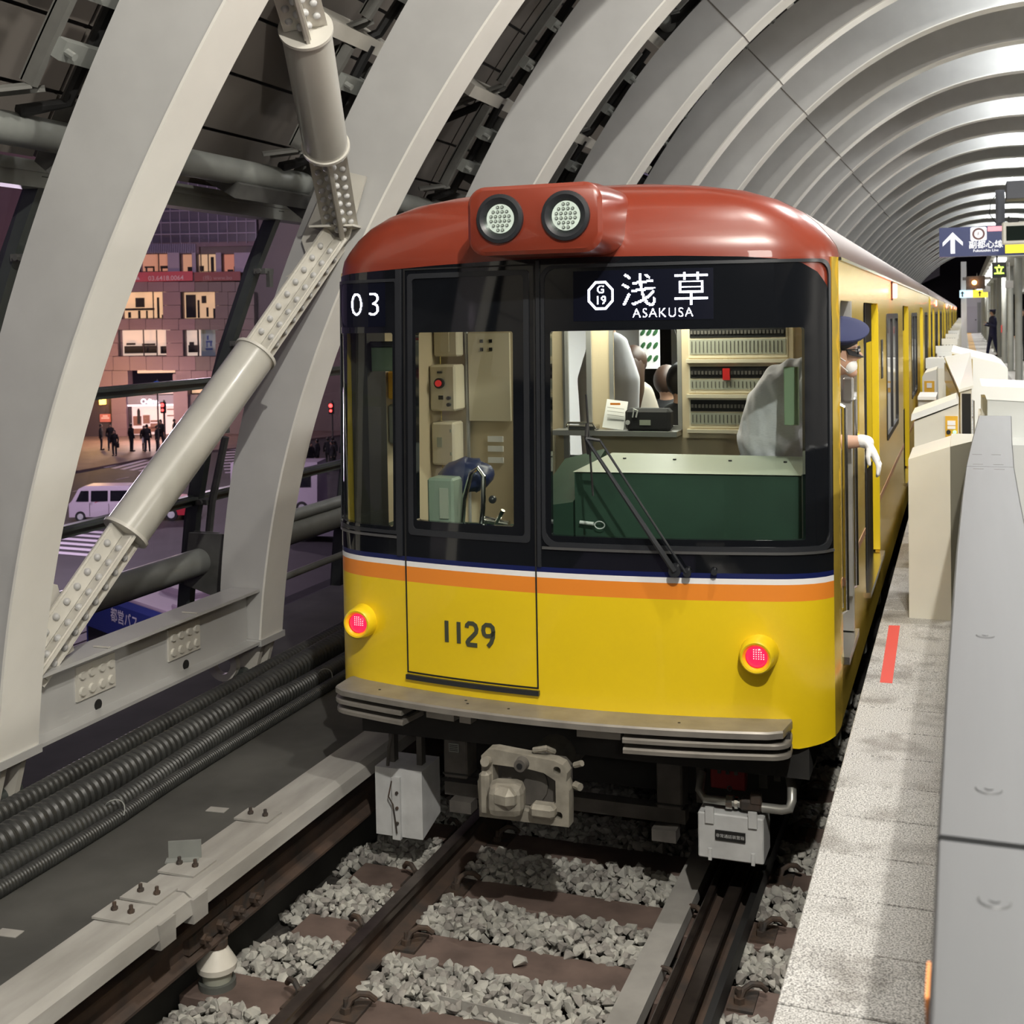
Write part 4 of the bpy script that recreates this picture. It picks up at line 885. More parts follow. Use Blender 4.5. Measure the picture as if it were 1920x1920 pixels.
# breaker cabinet
cb2 = MB(); cb2.bb(.27, .90, 6.93, 6.995, 2.04, 2.72); cab = cb2.build('breaker_cabinet', M_CREAM, TR)
for j, (z0, z1) in enumerate(((2.50, 2.69), (2.30, 2.46), (2.10, 2.27))):
    b = MB(); b.bb(.31, .87, 6.925, 6.93, z0, z1); b.build('breaker_recess', M_CREAM2, cab)
    b = MB(); b.bb(.32, .86, 6.921, 6.926, z1-.075, z1-.01); sw = b.build('breaker_strip', M_DARK, cab)
    b = MB()
    for i in range(26): b.bb(.325+i*.0205, .338+i*.0205, 6.912, 6.921, z1-.055, z1-.035)
    b.build('breaker_switch', M_UND, cab, kind='stuff')
    b = MB(); b.bb(.32, .86, 6.921, 6.926, z0+.02, z1-.085); b.build('label_strip', mat('label_grey_green', (0.36, 0.37, 0.30), 0.5), cab)
    b = MB()
    for i in range(24): b.bb(.33+i*.022, .334+i*.022, 6.918, 6.922, z0+.03, z1-.095)
    b.build('label_text_line', M_UND, cab, kind='stuff')
    b = MB(); b.bb(.30, .88, 6.90, 6.93, z0-.028, z0-.008); b.build('cabinet_ledge', M_CREAM2, cab)
b = MB(); b.bb(.51, .55, 6.90, 6.921, 2.375, 2.44); b.bb(.78, .81, 6.90, 6.921, 2.38, 2.44); b.build('red_breaker_cover', mat('red_plastic', (0.55, 0.02, 0.02), 0.4), cab)
# left cab wall boxes seen through the front door window
eq = MB(); eq.rbox((-1.185, 6.90, 2.33), (.17, .16, .28), .012); eb = eq.build('control_box', M_CREAM2, TR)
b = MB(); b.cyl((-1.20, 6.82, 2.36), (-1.20, 6.80, 2.36), .032, 20); b.build('button_ring', M_BLK2, eb, smooth=True)
b = MB(); b.cyl((-1.20, 6.805, 2.36), (-1.20, 6.79, 2.36), .02, 20); b.build('red_push_button', mat('red_button', (0.5, 0.02, 0.02), 0.4, emit=(1, .05, .05), estr=0.25), eb, smooth=True)
b = MB(); b.bb(-1.215, -1.185, 6.815, 6.822, 2.42, 2.432); b.bb(-1.21, -1.18, 6.815, 6.822, 2.26, 2.285); b.cyl((-1.14, 6.82, 2.27), (-1.14, 6.80, 2.27), .012, 10); b.cyl((-1.14, 6.82, 2.23), (-1.14, 6.80, 2.23), .012, 10); b.build('switch_set', M_BLK2, eb)
b = MB(); b.rbox((-1.19, 6.90, 1.99), (.15, .16, .26), .012); e2 = b.build('junction_box', M_CREAM2, TR)
b = MB(); b.bb(-1.225, -1.195, 6.815, 6.822, 1.97, 2.03); b.bb(-1.14, -1.13, 6.815, 6.822, 1.92, 1.94); b.bb(-1.14, -1.13, 6.815, 6.822, 2.06, 2.08); b.build('label_sticker', M_LGRN, e2)
b = MB(); b.rbox((-1.185, 6.93, 2.63), (.16, .10, .22), .01); b.bb(-1.22, -1.16, 6.875, 6.885, 2.55, 2.70); b.build('upper_box', M_CREAM2, TR)
fd = MB(); fd.bb(-1.07, -.80, 6.965, 6.99, 2.12, 2.66); fd = fd.build('locker_door', M_CREAM2, TR)
b = MB()
for x in (-.99, -.93):
    for z in (2.60, 2.55): b.bb(x, x+.02, 6.96, 6.966, z, z+.02)
b.build('locker_vent', M_DARK, fd)
b = MB()
for z in (1.99, 1.93, 1.86): b.bb(-.96, -.86, 6.985, 6.996, z, z+.035)
b.build('wall_label', M_WHI, pw)
b = MB(); b.cyl((-1.085, 6.98, 1.1), (-1.085, 6.98, 2.9), .012, 10); b.cyl((-.70, 6.95, 1.1), (-.70, 6.95, 2.9), .012, 10); b.build('partition_pipe', M_STAIN, pw, smooth=True)
b = MB(); b.bb(-.66, -.52, 6.97, 6.99, 1.72, 2.05); q = b.build('phone_panel', M_CREAM2, TR)
b = MB(); b.cyl((-.60, 6.97, 1.94), (-.60, 6.955, 1.94), .03, 16); b.cyl((-.60, 6.97, 1.84), (-.60, 6.955, 1.84), .035, 16); b.build('speaker_disc', M_UND, q, smooth=True)
b = MB(); b.rbox((XL+.10, 6.35, 2.38), (.10, .22, .16), .01); b.build('side_yellow_case', M_AMB, TR)
b = MB(); b.rbox((XL+.11, 6.30, 2.16), (.12, .12, .22), .01); b.build('side_grey_case', M_GREYT, TR)
# sun visor glass left + frame
b = MB(); b.rbox((-1.13, 5.90, 2.54), (.21, .012, .13), .004); b.build('sun_visor', mat('visor_green', (0.22, 0.30, 0.2), 0.3), TR)
b = MB(); b.rbox((-1.13, 5.90, 2.62), (.22, .05, .03), .004); b.build('visor_rail', M_BLK2, TR)
b = MB(); b.rbox((1.02, 5.92, 2.35), (.07, .012, .28), .004); b.build('right_visor_panel', mat('visor_green', (0.22, 0.30, 0.2), 0.3), TR)
# driver desk
b = MB(); b.loft([[Vector(p) for p in ((.00, 5.70, 1.45), (1.08, 5.78, 1.45), (1.10, 6.20, 1.45), (.00, 6.20, 1.45))], [Vector(p) for p in ((.00, 5.70, 1.99), (.88, 5.72, 1.99), (1.08, 5.84, 2.02), (.00, 5.70, 2.0))][:0] or [Vector(p) for p in ((.0, 5.70, 1.985), (1.08, 5.78, 1.985), (1.10, 6.20, 2.02), (.03, 6.20, 2.02))]], cap=True)
dk = b.build('desk_cabinet', M_GREEN, TR)
b = MB(); b.add([(-.005, 5.69, 1.99), (1.08, 5.77, 1.99), (1.10, 6.21, 2.028), (.05, 6.21, 2.028)], [(0, 1, 2, 3)]); b.build('desk_top', M_LGRN, dk)
b = MB()
for x in (.16, .42, .70, .97): b.cyl((x, 6.05, 2.012), (x, 6.05, 2.022), .009, 8)
b.build('screw_head', M_RUB, dk, kind='stuff')
b = MB(); b.loft([[Vector(p) for p in ((-.24, 5.72, 1.50), (-.01, 5.70, 1.50), (-.01, 6.3, 1.50), (-.24, 6.3, 1.5))], [Vector(p) for p in ((-.24, 5.72, 1.80), (-.01, 5.70, 1.84), (-.01, 6.3, 2.04), (-.24, 6.3, 1.98))]], cap=True); b.build('desk_wing', M_GREEN, dk)
b = MB(); b.bb(-1.27, 1.1, 5.72, 5.80, 1.1, 1.62); b.build('front_bulkhead', M_GREEN, TR)
b = MB(); b.tube([(.13+.025*math.cos(a), 5.68, 1.735+.018*math.sin(a)) for a in [i*PI/8 for i in range(17)]], .003, 6); b.cyl((.03, 5.68, 1.745), (.10, 5.68, 1.74), .009, 8); b.build('window_clip_ring', M_BOX, TR, smooth=True)
# left console pieces
b = MB(); b.rbox((-.80, 5.95, 1.78), (.15, .14, .26), .012); cs = b.build('meter_box', mat('meter_pale_green', (0.22, 0.28, 0.22), 0.4), TR)
b = MB(); b.bb(-.80, -.75, 5.872, 5.88, 1.70, 1.86); b.build('meter_scale', M_LGRN, cs)
b = MB(); b.sph((-.74, 6.12, 1.90), .15, 20, 12, (1.0, .8, .62)); o = b.build('folded_raincoat', mat('navy_nylon', (0.014, 0.022, 0.07), 0.35), None, smooth=True)
for v in o.data.vertices: v.co += Vector((1, 1, 1))*0.03*noise.noise(v.co*22)
tag(o, 'crumpled navy raincoat lying on the cab console behind the door window', 'coat')
b = MB(); b.tube([(-.71, 5.95, 1.62), (-.69, 5.95, 1.80), (-.65, 5.95, 1.93), (-.61, 5.95, 1.96), (-.58, 5.95, 1.92), (-.585, 5.95, 1.75), (-.60, 5.95, 1.64)], .014, 10); b.build('grab_handle', M_CHR, TR, smooth=True)
b = MB(); b.cyl((-.56, 6.0, 1.62), (-.48, 5.97, 1.74), .012, 10); b.cyl((-.60, 6.0, 1.68), (-.46, 6.0, 1.66), .022, 12); lv = b.build('master_lever', M_CHR, TR, smooth=True)
b = MB(); b.sph((-.55, 6.0, 1.79), .022, 12, 8); b.build('lever_knob', M_BLK2, lv, smooth=True)
b = MB(); b.bb(-1.22, -.45, 5.85, 6.25, 1.50, 1.62); b.build('left_console', M_GREEN, TR)
# underframe
b = MB(); b.bb(-1.15, 1.12, 5.62, 21.0, .62, .86); b.build('underframe', M_UNDB, TR)
b = MB(); b.bb(-.95, .95, 6.3, 8.6, .22, .62); b.bb(-.9, .9, 8.8, 14, .15, .6); b.build('bogie_and_gear', M_UNDB, TR)
for x, y in ((-.755, 6.8), (.745, 6.8), (-.755, 8.5), (.745, 8.5)):
    b = MB(); b.cyl((x-.05, y, .40), (x+.05, y, .40), .40, 28); b.build('wheel', M_RAILS, TR, smooth=True, angle=30)
# hanging boxes
wl = MB(); wl.prism([(5.72, .04), (5.95, .10), (5.95, .40), (5.72, .40)], 'x', -1.135, -.865); wl = wl.build('white_equipment_box', M_BOX, TR)
b = MB(); b.bb(-1.03, -.985, 5.70, 5.722, .03, .36); b.build('cover_strap', M_BOX, wl)
b = MB()
for z in (.28, .20, .12): b.cyl((-1.0, 5.70, z), (-1.0, 5.692, z), .009, 8)
b.tube([(-1.03, 5.70, .34), (-1.045, 5.69, .26), (-1.02, 5.69, .22), (-1.01, 5.69, .15), (-1.0, 5.69, .07)], .004, 5); b.build('latch_chain', M_RUST, wl)
b = MB(); b.bb(-1.09, -1.06, 5.80, 5.85, .4, .66); b.bb(-.93, -.90, 5.80, 5.85, .4, .66); b.tube([(-1.05, 5.70, .42), (-1.035, 5.69, .52), (-1.02, 5.7, .60)], .010, 8); b.build('hanger', M_UND, wl)
wr2 = MB(); wr2.rbox((.76, 5.70, .312), (.305, .20, .215), .006); wr2 = wr2.build('white_equipment_box', M_BOX, TR)
b = MB(); b.bb(.69, .83, 5.592, 5.60, .30, .345); npl = b.build('name_plate', M_RUB, wr2)
text_mb('非常通話装置箱', .019, lambda x, y: Vector((.76+x, 5.590, .316+y))).build('plate_text', M_BOX, npl)
for x in (.665, .865):
    MB().bb(x-.02, x+.02, 5.588, 5.602, .375, .45).build('hinge_strap', M_BOX, wr2); MB().bb(x-.008, x+.008, 5.59, 5.60, .20, .255).build('latch_strap', M_BOX, wr2)
b = MB(); b.rbox((.72, 5.80, .53), (.17, .06, .115), .006); rp = b.build('red_tag_plate', mat('dull_red_plate', (0.28, 0.016, 0.016), 0.6), TR)
b = MB()
for x in (.68, .72, .76): b.bb(x-.008, x+.008, 5.76, 5.77, .55, .60)
b.tube([(.73+.010*math.cos(a), 5.755, .485+.012*math.sin(a)) for a in [i*PI/4 for i in range(9)]], .003, 5); b.build('plate_clip', M_UND, rp)
ap = MB(); ap.tube([(.60, 5.75, .55), (.60, 5.68, .49), (.63, 5.65, .465), (.80, 5.65, .462)], .020, 12); ap = ap.build('air_pipe', mat('galvanised_pipe', (0.4, 0.4, 0.37), 0.35, metal=0.6), TR, smooth=True)
b = MB(); b.cyl((.735, 5.65, .463), (.765, 5.65, .463), .034, 6); b.cyl((.775, 5.65, .462), (.79, 5.65, .462), .028, 12); b.build('hex_union', M_CHR, ap)
b = MB(); b.rbox((.85, 5.65, .465), (.10, .06, .055), .01); b.rbox((.875, 5.64, .50), (.05, .05, .05), .005); b.build('stop_cock', M_RUST, ap)
b = MB(); b.tube([(.90, 5.65, .455), (.99, 5.65, .455), (1.025, 5.65, .465), (1.035, 5.66, .50), (1.03, 5.70, .54), (1.0, 5.8, .62)], .022, 12); b.build('bent_end', mat('galvanised_pipe', (0.4, 0.4, 0.37), 0.35, metal=0.6), ap, smooth=True)
b = MB(); b.tube([(1.06+.05*math.cos(a)+.02*math.sin(a), 5.95, .58+.05*math.sin(a)) for a in [i*PI/9 for i in range(19)]], .005, 6); b.build('cable_loop', M_GREYT, TR)
for x0, x1, z0, nm in ((-.735, -.605, .39, 'cover_post'), (.385, .51, .365, 'cover_post')):
    b = MB(); b.rbox(((x0+x1)/2, 5.78, (z0+.74)/2), (x1-x0, .14, .74-z0), .008); po = b.build(nm, M_UND, TR)
    b = MB(); b.bb(x0-.004, x1+.004, 5.704, 5.71, z0+.02, z0+.028); b.build('post_seam', M_UNDB, po)
    if x0 < 0:
        b = MB(); b.bb(-.70, -.645, 5.700, 5.709, .53, .575); b.build('data_plate', M_GREYT, po)
        b = MB()
        for i in range(4): b.bb(-.696, -.650, 5.698, 5.700, .537+i*.009, .540+i*.009)
        b.build('plate_line', M_UNDB, po, kind='stuff')
for q in ((.56, .60, 5.8, 5.86, .38, .7), (.86, .90, 5.82, 5.88, .48, .75), (.93, .96, 5.82, 5.86, .52, .7)): MB().bb(*q).build('hanger_bar', M_UND, TR)
b = MB(); b.bb(-.78, .50, 5.82, 5.90, .255, .325); b.bb(-.72, -.60, 5.74, 5.83, .20, .26); b.bb(.35, .47, 5.74, 5.83, .19, .25); b.build('guard_beam', M_UND, TR)
for y in (6.4, 7.1, 8.2, 9.6):
    b = MB(); b.rbox((1.17, y, .68), (.03, .10, .30), .01); b.build('contact_shoe_bracket', M_GREYT, TR)
# coupler
cp = thing
cf = MB()
fC = lambda x, z, off: Vector((x, 5.16-off+0.02*(x+.08), z))
outer = [(-.315, .455), (.115, .455), (.118, .62), (.105, .66), (.11, .70), (.09, .735), (.05, .75), (-.235, .775), (-.27, .77), (-.30, .74), (-.30, .66), (-.32, .62)]
win = [(-.245, .52), (-.03, .50), (.055, .56), (.055, .66), (.0, .69), (-.07, .70), (-.245, .705)]
CP = patch(outer, [win, rect(.05, .085, .485, .52, .015), rect(.045, .08, .69, .725, .015)], fC, 0, .07, .1).build('coupler', M_CPL, TR)
b = MB(); b.rbox((-.165, 5.12, .575), (.165, .14, .15), .040, rotz(.2), 2); b.rbox((-.155, 5.07, .595), (.12, .08, .10), .03, rotz(-.25)); b.build('knuckle_cone', M_CPL, CP)
b = MB(); b.rbox((.0, 5.15, .525), (.12, .08, .065), .018); b.build('lower_jaw', M_CPL, CP)
b = MB(); b.cyl((-.10, 5.165, .725), (-.10, 5.12, .725), .033, 20, .028); b.build('air_port', M_UND, CP, smooth=True)
b = MB(); b.cyl((-.10, 5.119, .725), (-.10, 5.116, .725), .014, 16); b.build('port_bore', M_DARK, CP)
b = MB(); b.cyl((-.265, 5.15, .72), (-.265, 5.11, .73), .022, 14); b.rbox((-.275, 5.14, .58), (.05, .06, .20), .015); b.build('left_lug', M_CPL, CP, smooth=True, angle=25)
b = MB(); b.cyl((-.10, 5.22, .61), (-.08, 5.9, .61), .10, 16); b.rbox((-.09, 5.30, .60), (.34, .14, .22), .03); b.build('draft_shank', M_UND, CP)
b = MB(); b.tube([(.02, 5.25, .76), (.0, 5.2, .79), (-.06, 5.2, .775)], .014, 8); b.cyl((.13, 5.22, .63), (.16, 5.2, .63), .018, 8); b.cyl((.13, 5.22, .72), (.17, 5.2, .74), .014, 8); b.build('hose_fitting', M_CPL, CP, smooth=True)

# following cars
def far_car(y0, lab):
    c = thing('subway_car', lab, 'subway train', (XC, y0, 0), 'cars of the yellow subway train'); L = 15.6
    hs = [rect(y0+a, y0+d, 1.12, 2.80, .06) for a, d in ((2.0, 3.3), (7.15, 8.45), (12.3, 13.6))]+[rect(y0+a, y0+d, 1.80, 2.71, .05) for a, d in ((.6, 1.5), (4.3, 6.2), (9.4, 11.3), (14.1, 15.0))]
    for f_, g in ((fR, 1), (fL, -1)): patch(rect(y0, y0+L, .84, 3.0), hs, f_, 0, .03, 4.0).build('side_wall', M_GOLD, c)
    roof_loft(y0, y0+L).build('roof', M_ROOF, c, smooth=True, angle=60)
    b = MB(); b.bb(XL+.03, XR-.03, y0, y0+.03, .84, 3.0); b.build('end_wall', M_GOLD, c)
    b = MB(); b.bb(-1.1, 1.1, y0+.1, y0+L-.1, .3, .86); b.build('underframe', M_UNDB, c)
    b = MB()
    for wy in (2.2, 4.2, 11.4, 13.4):
        for wx in (-.755, .745): b.cyl((wx-.06, y0+wy, .41), (wx+.06, y0+wy, .41), .41, 20)
    b.build('wheelset', M_RAILS, c, kind='stuff')
    for a, d in ((2.0, 3.3), (7.15, 8.45), (12.3, 13.6)): side_door(c, y0+a, y0+d)
    for a, d in ((.6, 1.5), (4.3, 6.2), (9.4, 11.3), (14.1, 15.0)): side_window(c, y0+a, y0+d)
    b = MB(); b.rbox((XR+.012, y0+4.65, 2.91), (.03, .09, .12), .008); b.build('side_indicator_lamp', M_SIDEL, c)
    b = MB(); b.bb(XR-.05, XR+.02, y0-.20, y0-.12, 1.1, 2.95); b.build('coupling_barrier', M_YEL, c)
for i, w in enumerate(('second', 'third', 'fourth', 'fifth', 'sixth and last')): far_car(21.65+16*i, 'yellow subway car, %s behind the leading car, seen edge-on along the platform' % w)
# ================================================================== PEOPLE
def fuse(mb, vox, smooth=2):
    me = bpy.data.meshes.new('tmp'); me.from_pydata(mb.v, [], mb.f); bm = bmesh.new(); bm.from_mesh(me); bmesh.ops.recalc_face_normals(bm, faces=bm.faces); bm.to_mesh(me); bm.free()
    o = bpy.data.objects.new('tmp', me); COL.objects.link(o)
    m = o.modifiers.new('r', 'REMESH'); m.mode = 'VOXEL'; m.voxel_size = vox
    if smooth: s = o.modifiers.new('s', 'SMOOTH'); s.iterations = smooth; s.factor = 0.5
    dg = bpy.context.evaluated_depsgraph_get(); dg.update(); r = bpy.data.meshes.new_from_object(o.evaluated_get(dg)); bpy.data.objects.remove(o); bpy.data.meshes.remove(me)
    r.polygons.foreach_set('use_smooth', [True]*len(r.polygons)); return r
def person(label, loc, rz, H=1.7, coat=M_BLKC, legs=M_BLKC, hair=M_HAIRB, pose=0, group=None, long_hair=False, bag=False, cap=False, detail=False, skirt=False):
    k = H/1.7; root = thing('person', label, 'person', loc, group); R3 = rotz(rz); L0 = Vector(loc)
    W_ = lambda p: L0 + R3 @ (Vector(p)*k)
    T = lambda mb, pts, rs, n=10: mb.tube([W_(p) for p in pts], [tuple(q*k for q in r) if isinstance(r, tuple) else r*k for r in rs], n, round_=True, up=R3 @ Vector((1, 0, 0)))
    st = (0.10, 0.0) if pose == 0 else (0.11, 0.16)
    hips = [(-.09, 0, .90), (.09, 0, .90)]; knee = [(-st[0], -st[1]*.5-.02, .49), (st[0], st[1]*.4-.02, .49)]; ank = [(-st[0], -st[1], .09), (st[0], st[1], .09)]
    if pose == 2: el = [(-.27, -.02, 1.12), (.27, -.04, 1.12)]; wr_ = [(-.10, -.24, 1.18), (.10, -.24, 1.24)]
    elif pose == 1: el = [(-.25, .08, 1.12), (.25, -.08, 1.12)]; wr_ = [(-.25, -.05, .90), (.24, -.22, .93)]
    else: el = [(-.25, .03, 1.12), (.25, .03, 1.12)]; wr_ = [(-.26, -.04, .87), (.26, -.04, .87)]
    sh = [(-.17, 0, 1.40), (.17, 0, 1.40)]
    b = MB()
    T(b, [(0, 0, .92), (0, .01, 1.08), (0, .01, 1.26), (0, 0, 1.40)], [(.155, .105), (.13, .095), (.165, .11), (.15, .08)], 14)
    T(b, [(0, 0, 1.40), (0, -.01, 1.52)], [.055, .052]); b.sph(W_((0, -.015, 1.60)), .10*k, 14, 10, (.80, .95, 1.12)); b.sph(W_((0, -.115, 1.585)), .018*k, 6, 5)
    for i in (0, 1):
        T(b, [hips[i], knee[i], ank[i]], [.085, .055, .038]); T(b, [ank[i], (ank[i][0], ank[i][1]-.14, .04)], [.04, .032])
        T(b, [sh[i], el[i], wr_[i]], [.052, .040, .028])
        d = (Vector(wr_[i])-Vector(el[i])).normalized(); w = Vector(wr_[i]); T(b, [w, w+d*.07], [(.036, .018), (.038, .016)])
        for f in range(4): T(b, [w+d*.06+Vector((.0, (f-1.5)*.017, 0)), w+d*.14+Vector((.0, (f-1.5)*.018, 0))], [.0095, .008], 6)
        T(b, [w+d*.02+Vector((0, -.03, 0)), w+d*.07+Vector((0, -.055, 0))], [.011, .009], 6)
    link('body', fuse(b, .013*k if detail else .02*k), root)['label'] = 'skin of face and hands'
    b = MB()
    T(b, [(0, 0, .84 if not skirt else .55), (0, .0, .95), (0, .01, 1.08), (0, .01, 1.27), (0, 0, 1.42)], [(.19, .135), (.18, .13), (.155, .12), (.19, .135), (.16, .095)], 14)
    for i in (0, 1): T(b, [sh[i], el[i], wr_[i]], [.068, .055, .045])
    me = fuse(b, .02*k); me.materials.append(coat); link('coat', me, root)
    b = MB()
    for i in (0, 1): T(b, [hips[i], knee[i], (ank[i][0], ank[i][1], .10)], [.10, .068, .055])
    me = fuse(b, .02*k, 1); me.materials.append(legs); link('trousers', me, root)
    b = MB()
    for i in (0, 1): T(b, [(ank[i][0], ank[i][1]+.03, .045), (ank[i][0], ank[i][1]-.15, .04)], [.05, .042], 8)
    b.build('shoes', M_BLKC, root, smooth=True)
    b = MB(); b.sph(W_((0, .012, 1.63)), .108*k, 14, 10, (.86, .98, 1.05))
    if long_hair: T(b, [(0, .06, 1.62), (0, .09, 1.48), (0, .10, 1.34)], [.08, .085, .06])
    b.build('hair', hair, root, smooth=True)
    if cap:
        b = MB(); b.cyl(W_((0, 0, 1.655)), W_((0, 0, 1.70)), .102*k, 20, .105*k); b.cyl(W_((0, -.01, 1.70)), W_((0, -.01, 1.735)), .115*k, 20, .128*k); b.box(W_((0, -.12, 1.66)), (.14*k, .09*k, .012*k), R3); b.build('peaked_cap', M_NAVYC, root, smooth=True, angle=30)
    if bag:
        b = MB(); b.rbox(W_((.27, -.05, .70)), (.08*k, .26*k, .30*k), .02, R3); b.tube([W_((.27, -.12, .85)), W_((.27, -.05, .95)), W_((.27, .02, .85))], .008, 6); b.build('bag', M_WHITE if bag == 2 else M_BLKC, root)
    for ch in root.children:
        if ch.name.startswith('body'): ch.data.materials.append(M_SKINP)
    return root
# conductor leaning out of the crew door
CR = thing('person', 'conductor in navy cap and white mask leaning out of the crew door', 'person', (0.88, 6.45, 1.10))
b = MB()
def C_(mb, pts, rs, n=12, up=(0, 1, 0)): mb.tube(pts, rs, n, round_=True, up=up)
C_(b, [(.88, 6.42, 1.95), (.90, 6.36, 2.15), (1.0, 6.30, 2.34), (1.08, 6.24, 2.43)], [(.13, .14), (.12, .14), (.13, .15), (.10, .10)], 14)
C_(b, [(1.09, 6.22, 2.43), (1.17, 6.15, 2.50)], [.055, .052])
b.sph((1.225, 6.11, 2.545), .098, 20, 14, (.92, .80, 1.12), Matrix.Rotation(.25, 3, 'Y'))
b.sph((1.322, 6.10, 2.535), .016, 8, 6, (1.1, .8, 1.2)); b.sph((1.222, 6.035, 2.545), .022, 8, 6, (.6, .35, 1.1))     # nose, ear
C_(b, [(1.27, 6.10, 2.47), (1.285, 6.10, 2.455)], [.03, .028])
C_(b, [(1.12, 6.10, 2.40), (1.10, 6.16, 2.16), (1.22, 6.18, 2.105), (1.335, 6.19, 2.112)], [.052, .043, .040, .028])
C_(b, [(1.03, 6.42, 2.38), (.95, 6.58, 2.15), (1.0, 6.66, 1.95)], [.052, .043, .03])
for f in range(4): C_(b, [(1.0+.015*f, 6.66, 1.95), (1.0+.02*f, 6.67, 1.86)], [.010, .008], 6)
for sx in (-.09, .09): C_(b, [(.86+sx, 6.44, 1.95), (.84+sx, 6.42, 1.58), (.84+sx, 6.48, 1.18)], [.09, .058, .04]); C_(b, [(.84+sx, 6.48, 1.15), (.84+sx, 6.34, 1.13)], [.035, .03])
me = fuse(b, .009, 2); me.materials.append(M_SKINP); link('body', me, CR)
b = MB()
C_(b, [(.88, 6.42, 1.94), (.86, 6.38, 2.10), (.91, 6.33, 2.24), (1.0, 6.27, 2.37), (1.08, 6.22, 2.44)], [(.155, .17), (.155, .18), (.15, .185), (.135, .175), (.09, .11)], 16)
C_(b, [(1.11, 6.12, 2.41), (1.10, 6.16, 2.24)], [.075, .068]); C_(b, [(1.02, 6.42, 2.40), (.96, 6.54, 2.22)], [.075, .066])
me = fuse(b, .014, 2); me.materials.append(M_SHIRT)
for v in me.vertices: v.co += v.normal*0.016*noise.noise(Vector((v.co.x*16, v.co.y*16, v.co.z*9+v.co.x*8)))
link('shirt', me, CR)
b = MB()
for sx in (-.09, .09): C_(b, [(.86+sx, 6.44, 1.95), (.84+sx, 6.42, 1.58), (.84+sx, 6.48, 1.20)], [.11, .075, .06])
me = fuse(b, .02, 1); me.materials.append(M_NAVYC); link('trousers', me, CR)
b = MB()
for sx in (-.09, .09): C_(b, [(.84+sx, 6.51, 1.145), (.84+sx, 6.33, 1.14)], [.045, .038])
b.build('shoes', M_BLKC, CR, smooth=True)
Rc = Matrix.Rotation(.12, 3, 'Y') @ Matrix.Rotation(.42, 3, 'X'); hc = Vector((1.212, 6.115, 2.615))
b = MB(); b.cyl(hc+Rc @ Vector((0, 0, -.035)), hc+Rc @ Vector((0, 0, .02)), .098, 28, .104); b.build('cap_band', M_BLKC, CR, smooth=True, angle=40)
b = MB(); rg = []
for r_, z_ in ((.104, .018), (.125, .035), (.142, .052), (.143, .060), (.125, .068), (.08, .072), (.01, .070)):
    rg.append([hc+Rc @ Vector((math.cos(2*PI*i/28)*r_+.008, math.sin(2*PI*i/28)*r_, z_)) for i in range(28)])
b.loft(rg, cap=True); b.build('cap_crown', mat('cap_navy', (0.022, 0.028, 0.085), 0.9), CR, smooth=True)
b = MB(); Rp = Matrix.Rotation(.28, 3, 'Y'); rg = [[hc+Vector((.01, 0, -.012))+Rp @ Vector((math.cos(a)*r_, math.sin(a)*r_, z_)) for a in [(-1.0+2.0*i/12) for i in range(13)]] for r_, z_ in ((.098, -.022), (.132, -.038), (.132, -.044), (.098, -.028))]
b.loft(rg+[rg[0]], close=False); b.build('cap_peak', M_BLKC, CR, smooth=True)
b = MB(); b.cyl(hc+Rc @ Vector((.03, -.098, -.01)), hc+Rc @ Vector((.03, -.106, -.01)), .010, 12); b.build('cap_button', M_CHR, CR)
b = MB(); b.sph((1.195, 6.12, 2.56), .096, 16, 10, (.80, .86, .9)); b.build('hair', M_HAIRB, CR, smooth=True)
b = MB(); b.sph((1.276, 6.105, 2.485), .056, 16, 10, (.62, .95, .78)); mk = b.build('face_mask', M_GLOVE, CR, smooth=True)
b = MB(); b.tube([(1.26, 6.045, 2.51), (1.24, 6.03, 2.525), (1.222, 6.022, 2.56)], .0025, 6); b.tube([(1.27, 6.05, 2.46), (1.24, 6.03, 2.49), (1.222, 6.022, 2.53)], .0025, 6); b.build('mask_loop', M_GLOVE, mk)
b = MB()
for yy in (6.07, 6.14): b.tube([(1.318, yy+.024*math.cos(a), 2.562+.018*math.sin(a)) for a in [i*PI/6 for i in range(13)]], .003, 6)
b.tube([(1.318, 6.05, 2.565), (1.25, 6.032, 2.565), (1.222, 6.03, 2.56)], .003, 6); b.build('glasses', M_RUB, CR)
for yy in (6.07, 6.14): MB().sph((1.311, yy, 2.562), .011, 8, 6).build('eye', M_WHITE, CR, smooth=True)
b = MB()
C_(b, [(1.318, 6.19, 2.114), (1.345, 6.19, 2.108)], [(.036, .033), (.036, .033)])
C_(b, [(1.345, 6.19, 2.105), (1.372, 6.19, 2.06), (1.388, 6.19, 2.025)], [(.044, .022), (.047, .020), (.043, .018)])
for f, L in enumerate((.075, .085, .082, .062)):
    y = 6.19+(f-1.5)*.021; C_(b, [(1.386, y, 2.03), (1.398+.002*f, y, 2.03-L*.5), (1.396-.004*(f % 2), y, 2.03-L)], [.0115, .0105, .009], 8)
C_(b, [(1.355, 6.155, 2.075), (1.352, 6.145, 2.04), (1.358, 6.15, 2.005)], [.013, .012, .010], 8)
me = fuse(b, .0045, 1); me.materials.append(M_GLOVE); link('white_glove', me, CR)
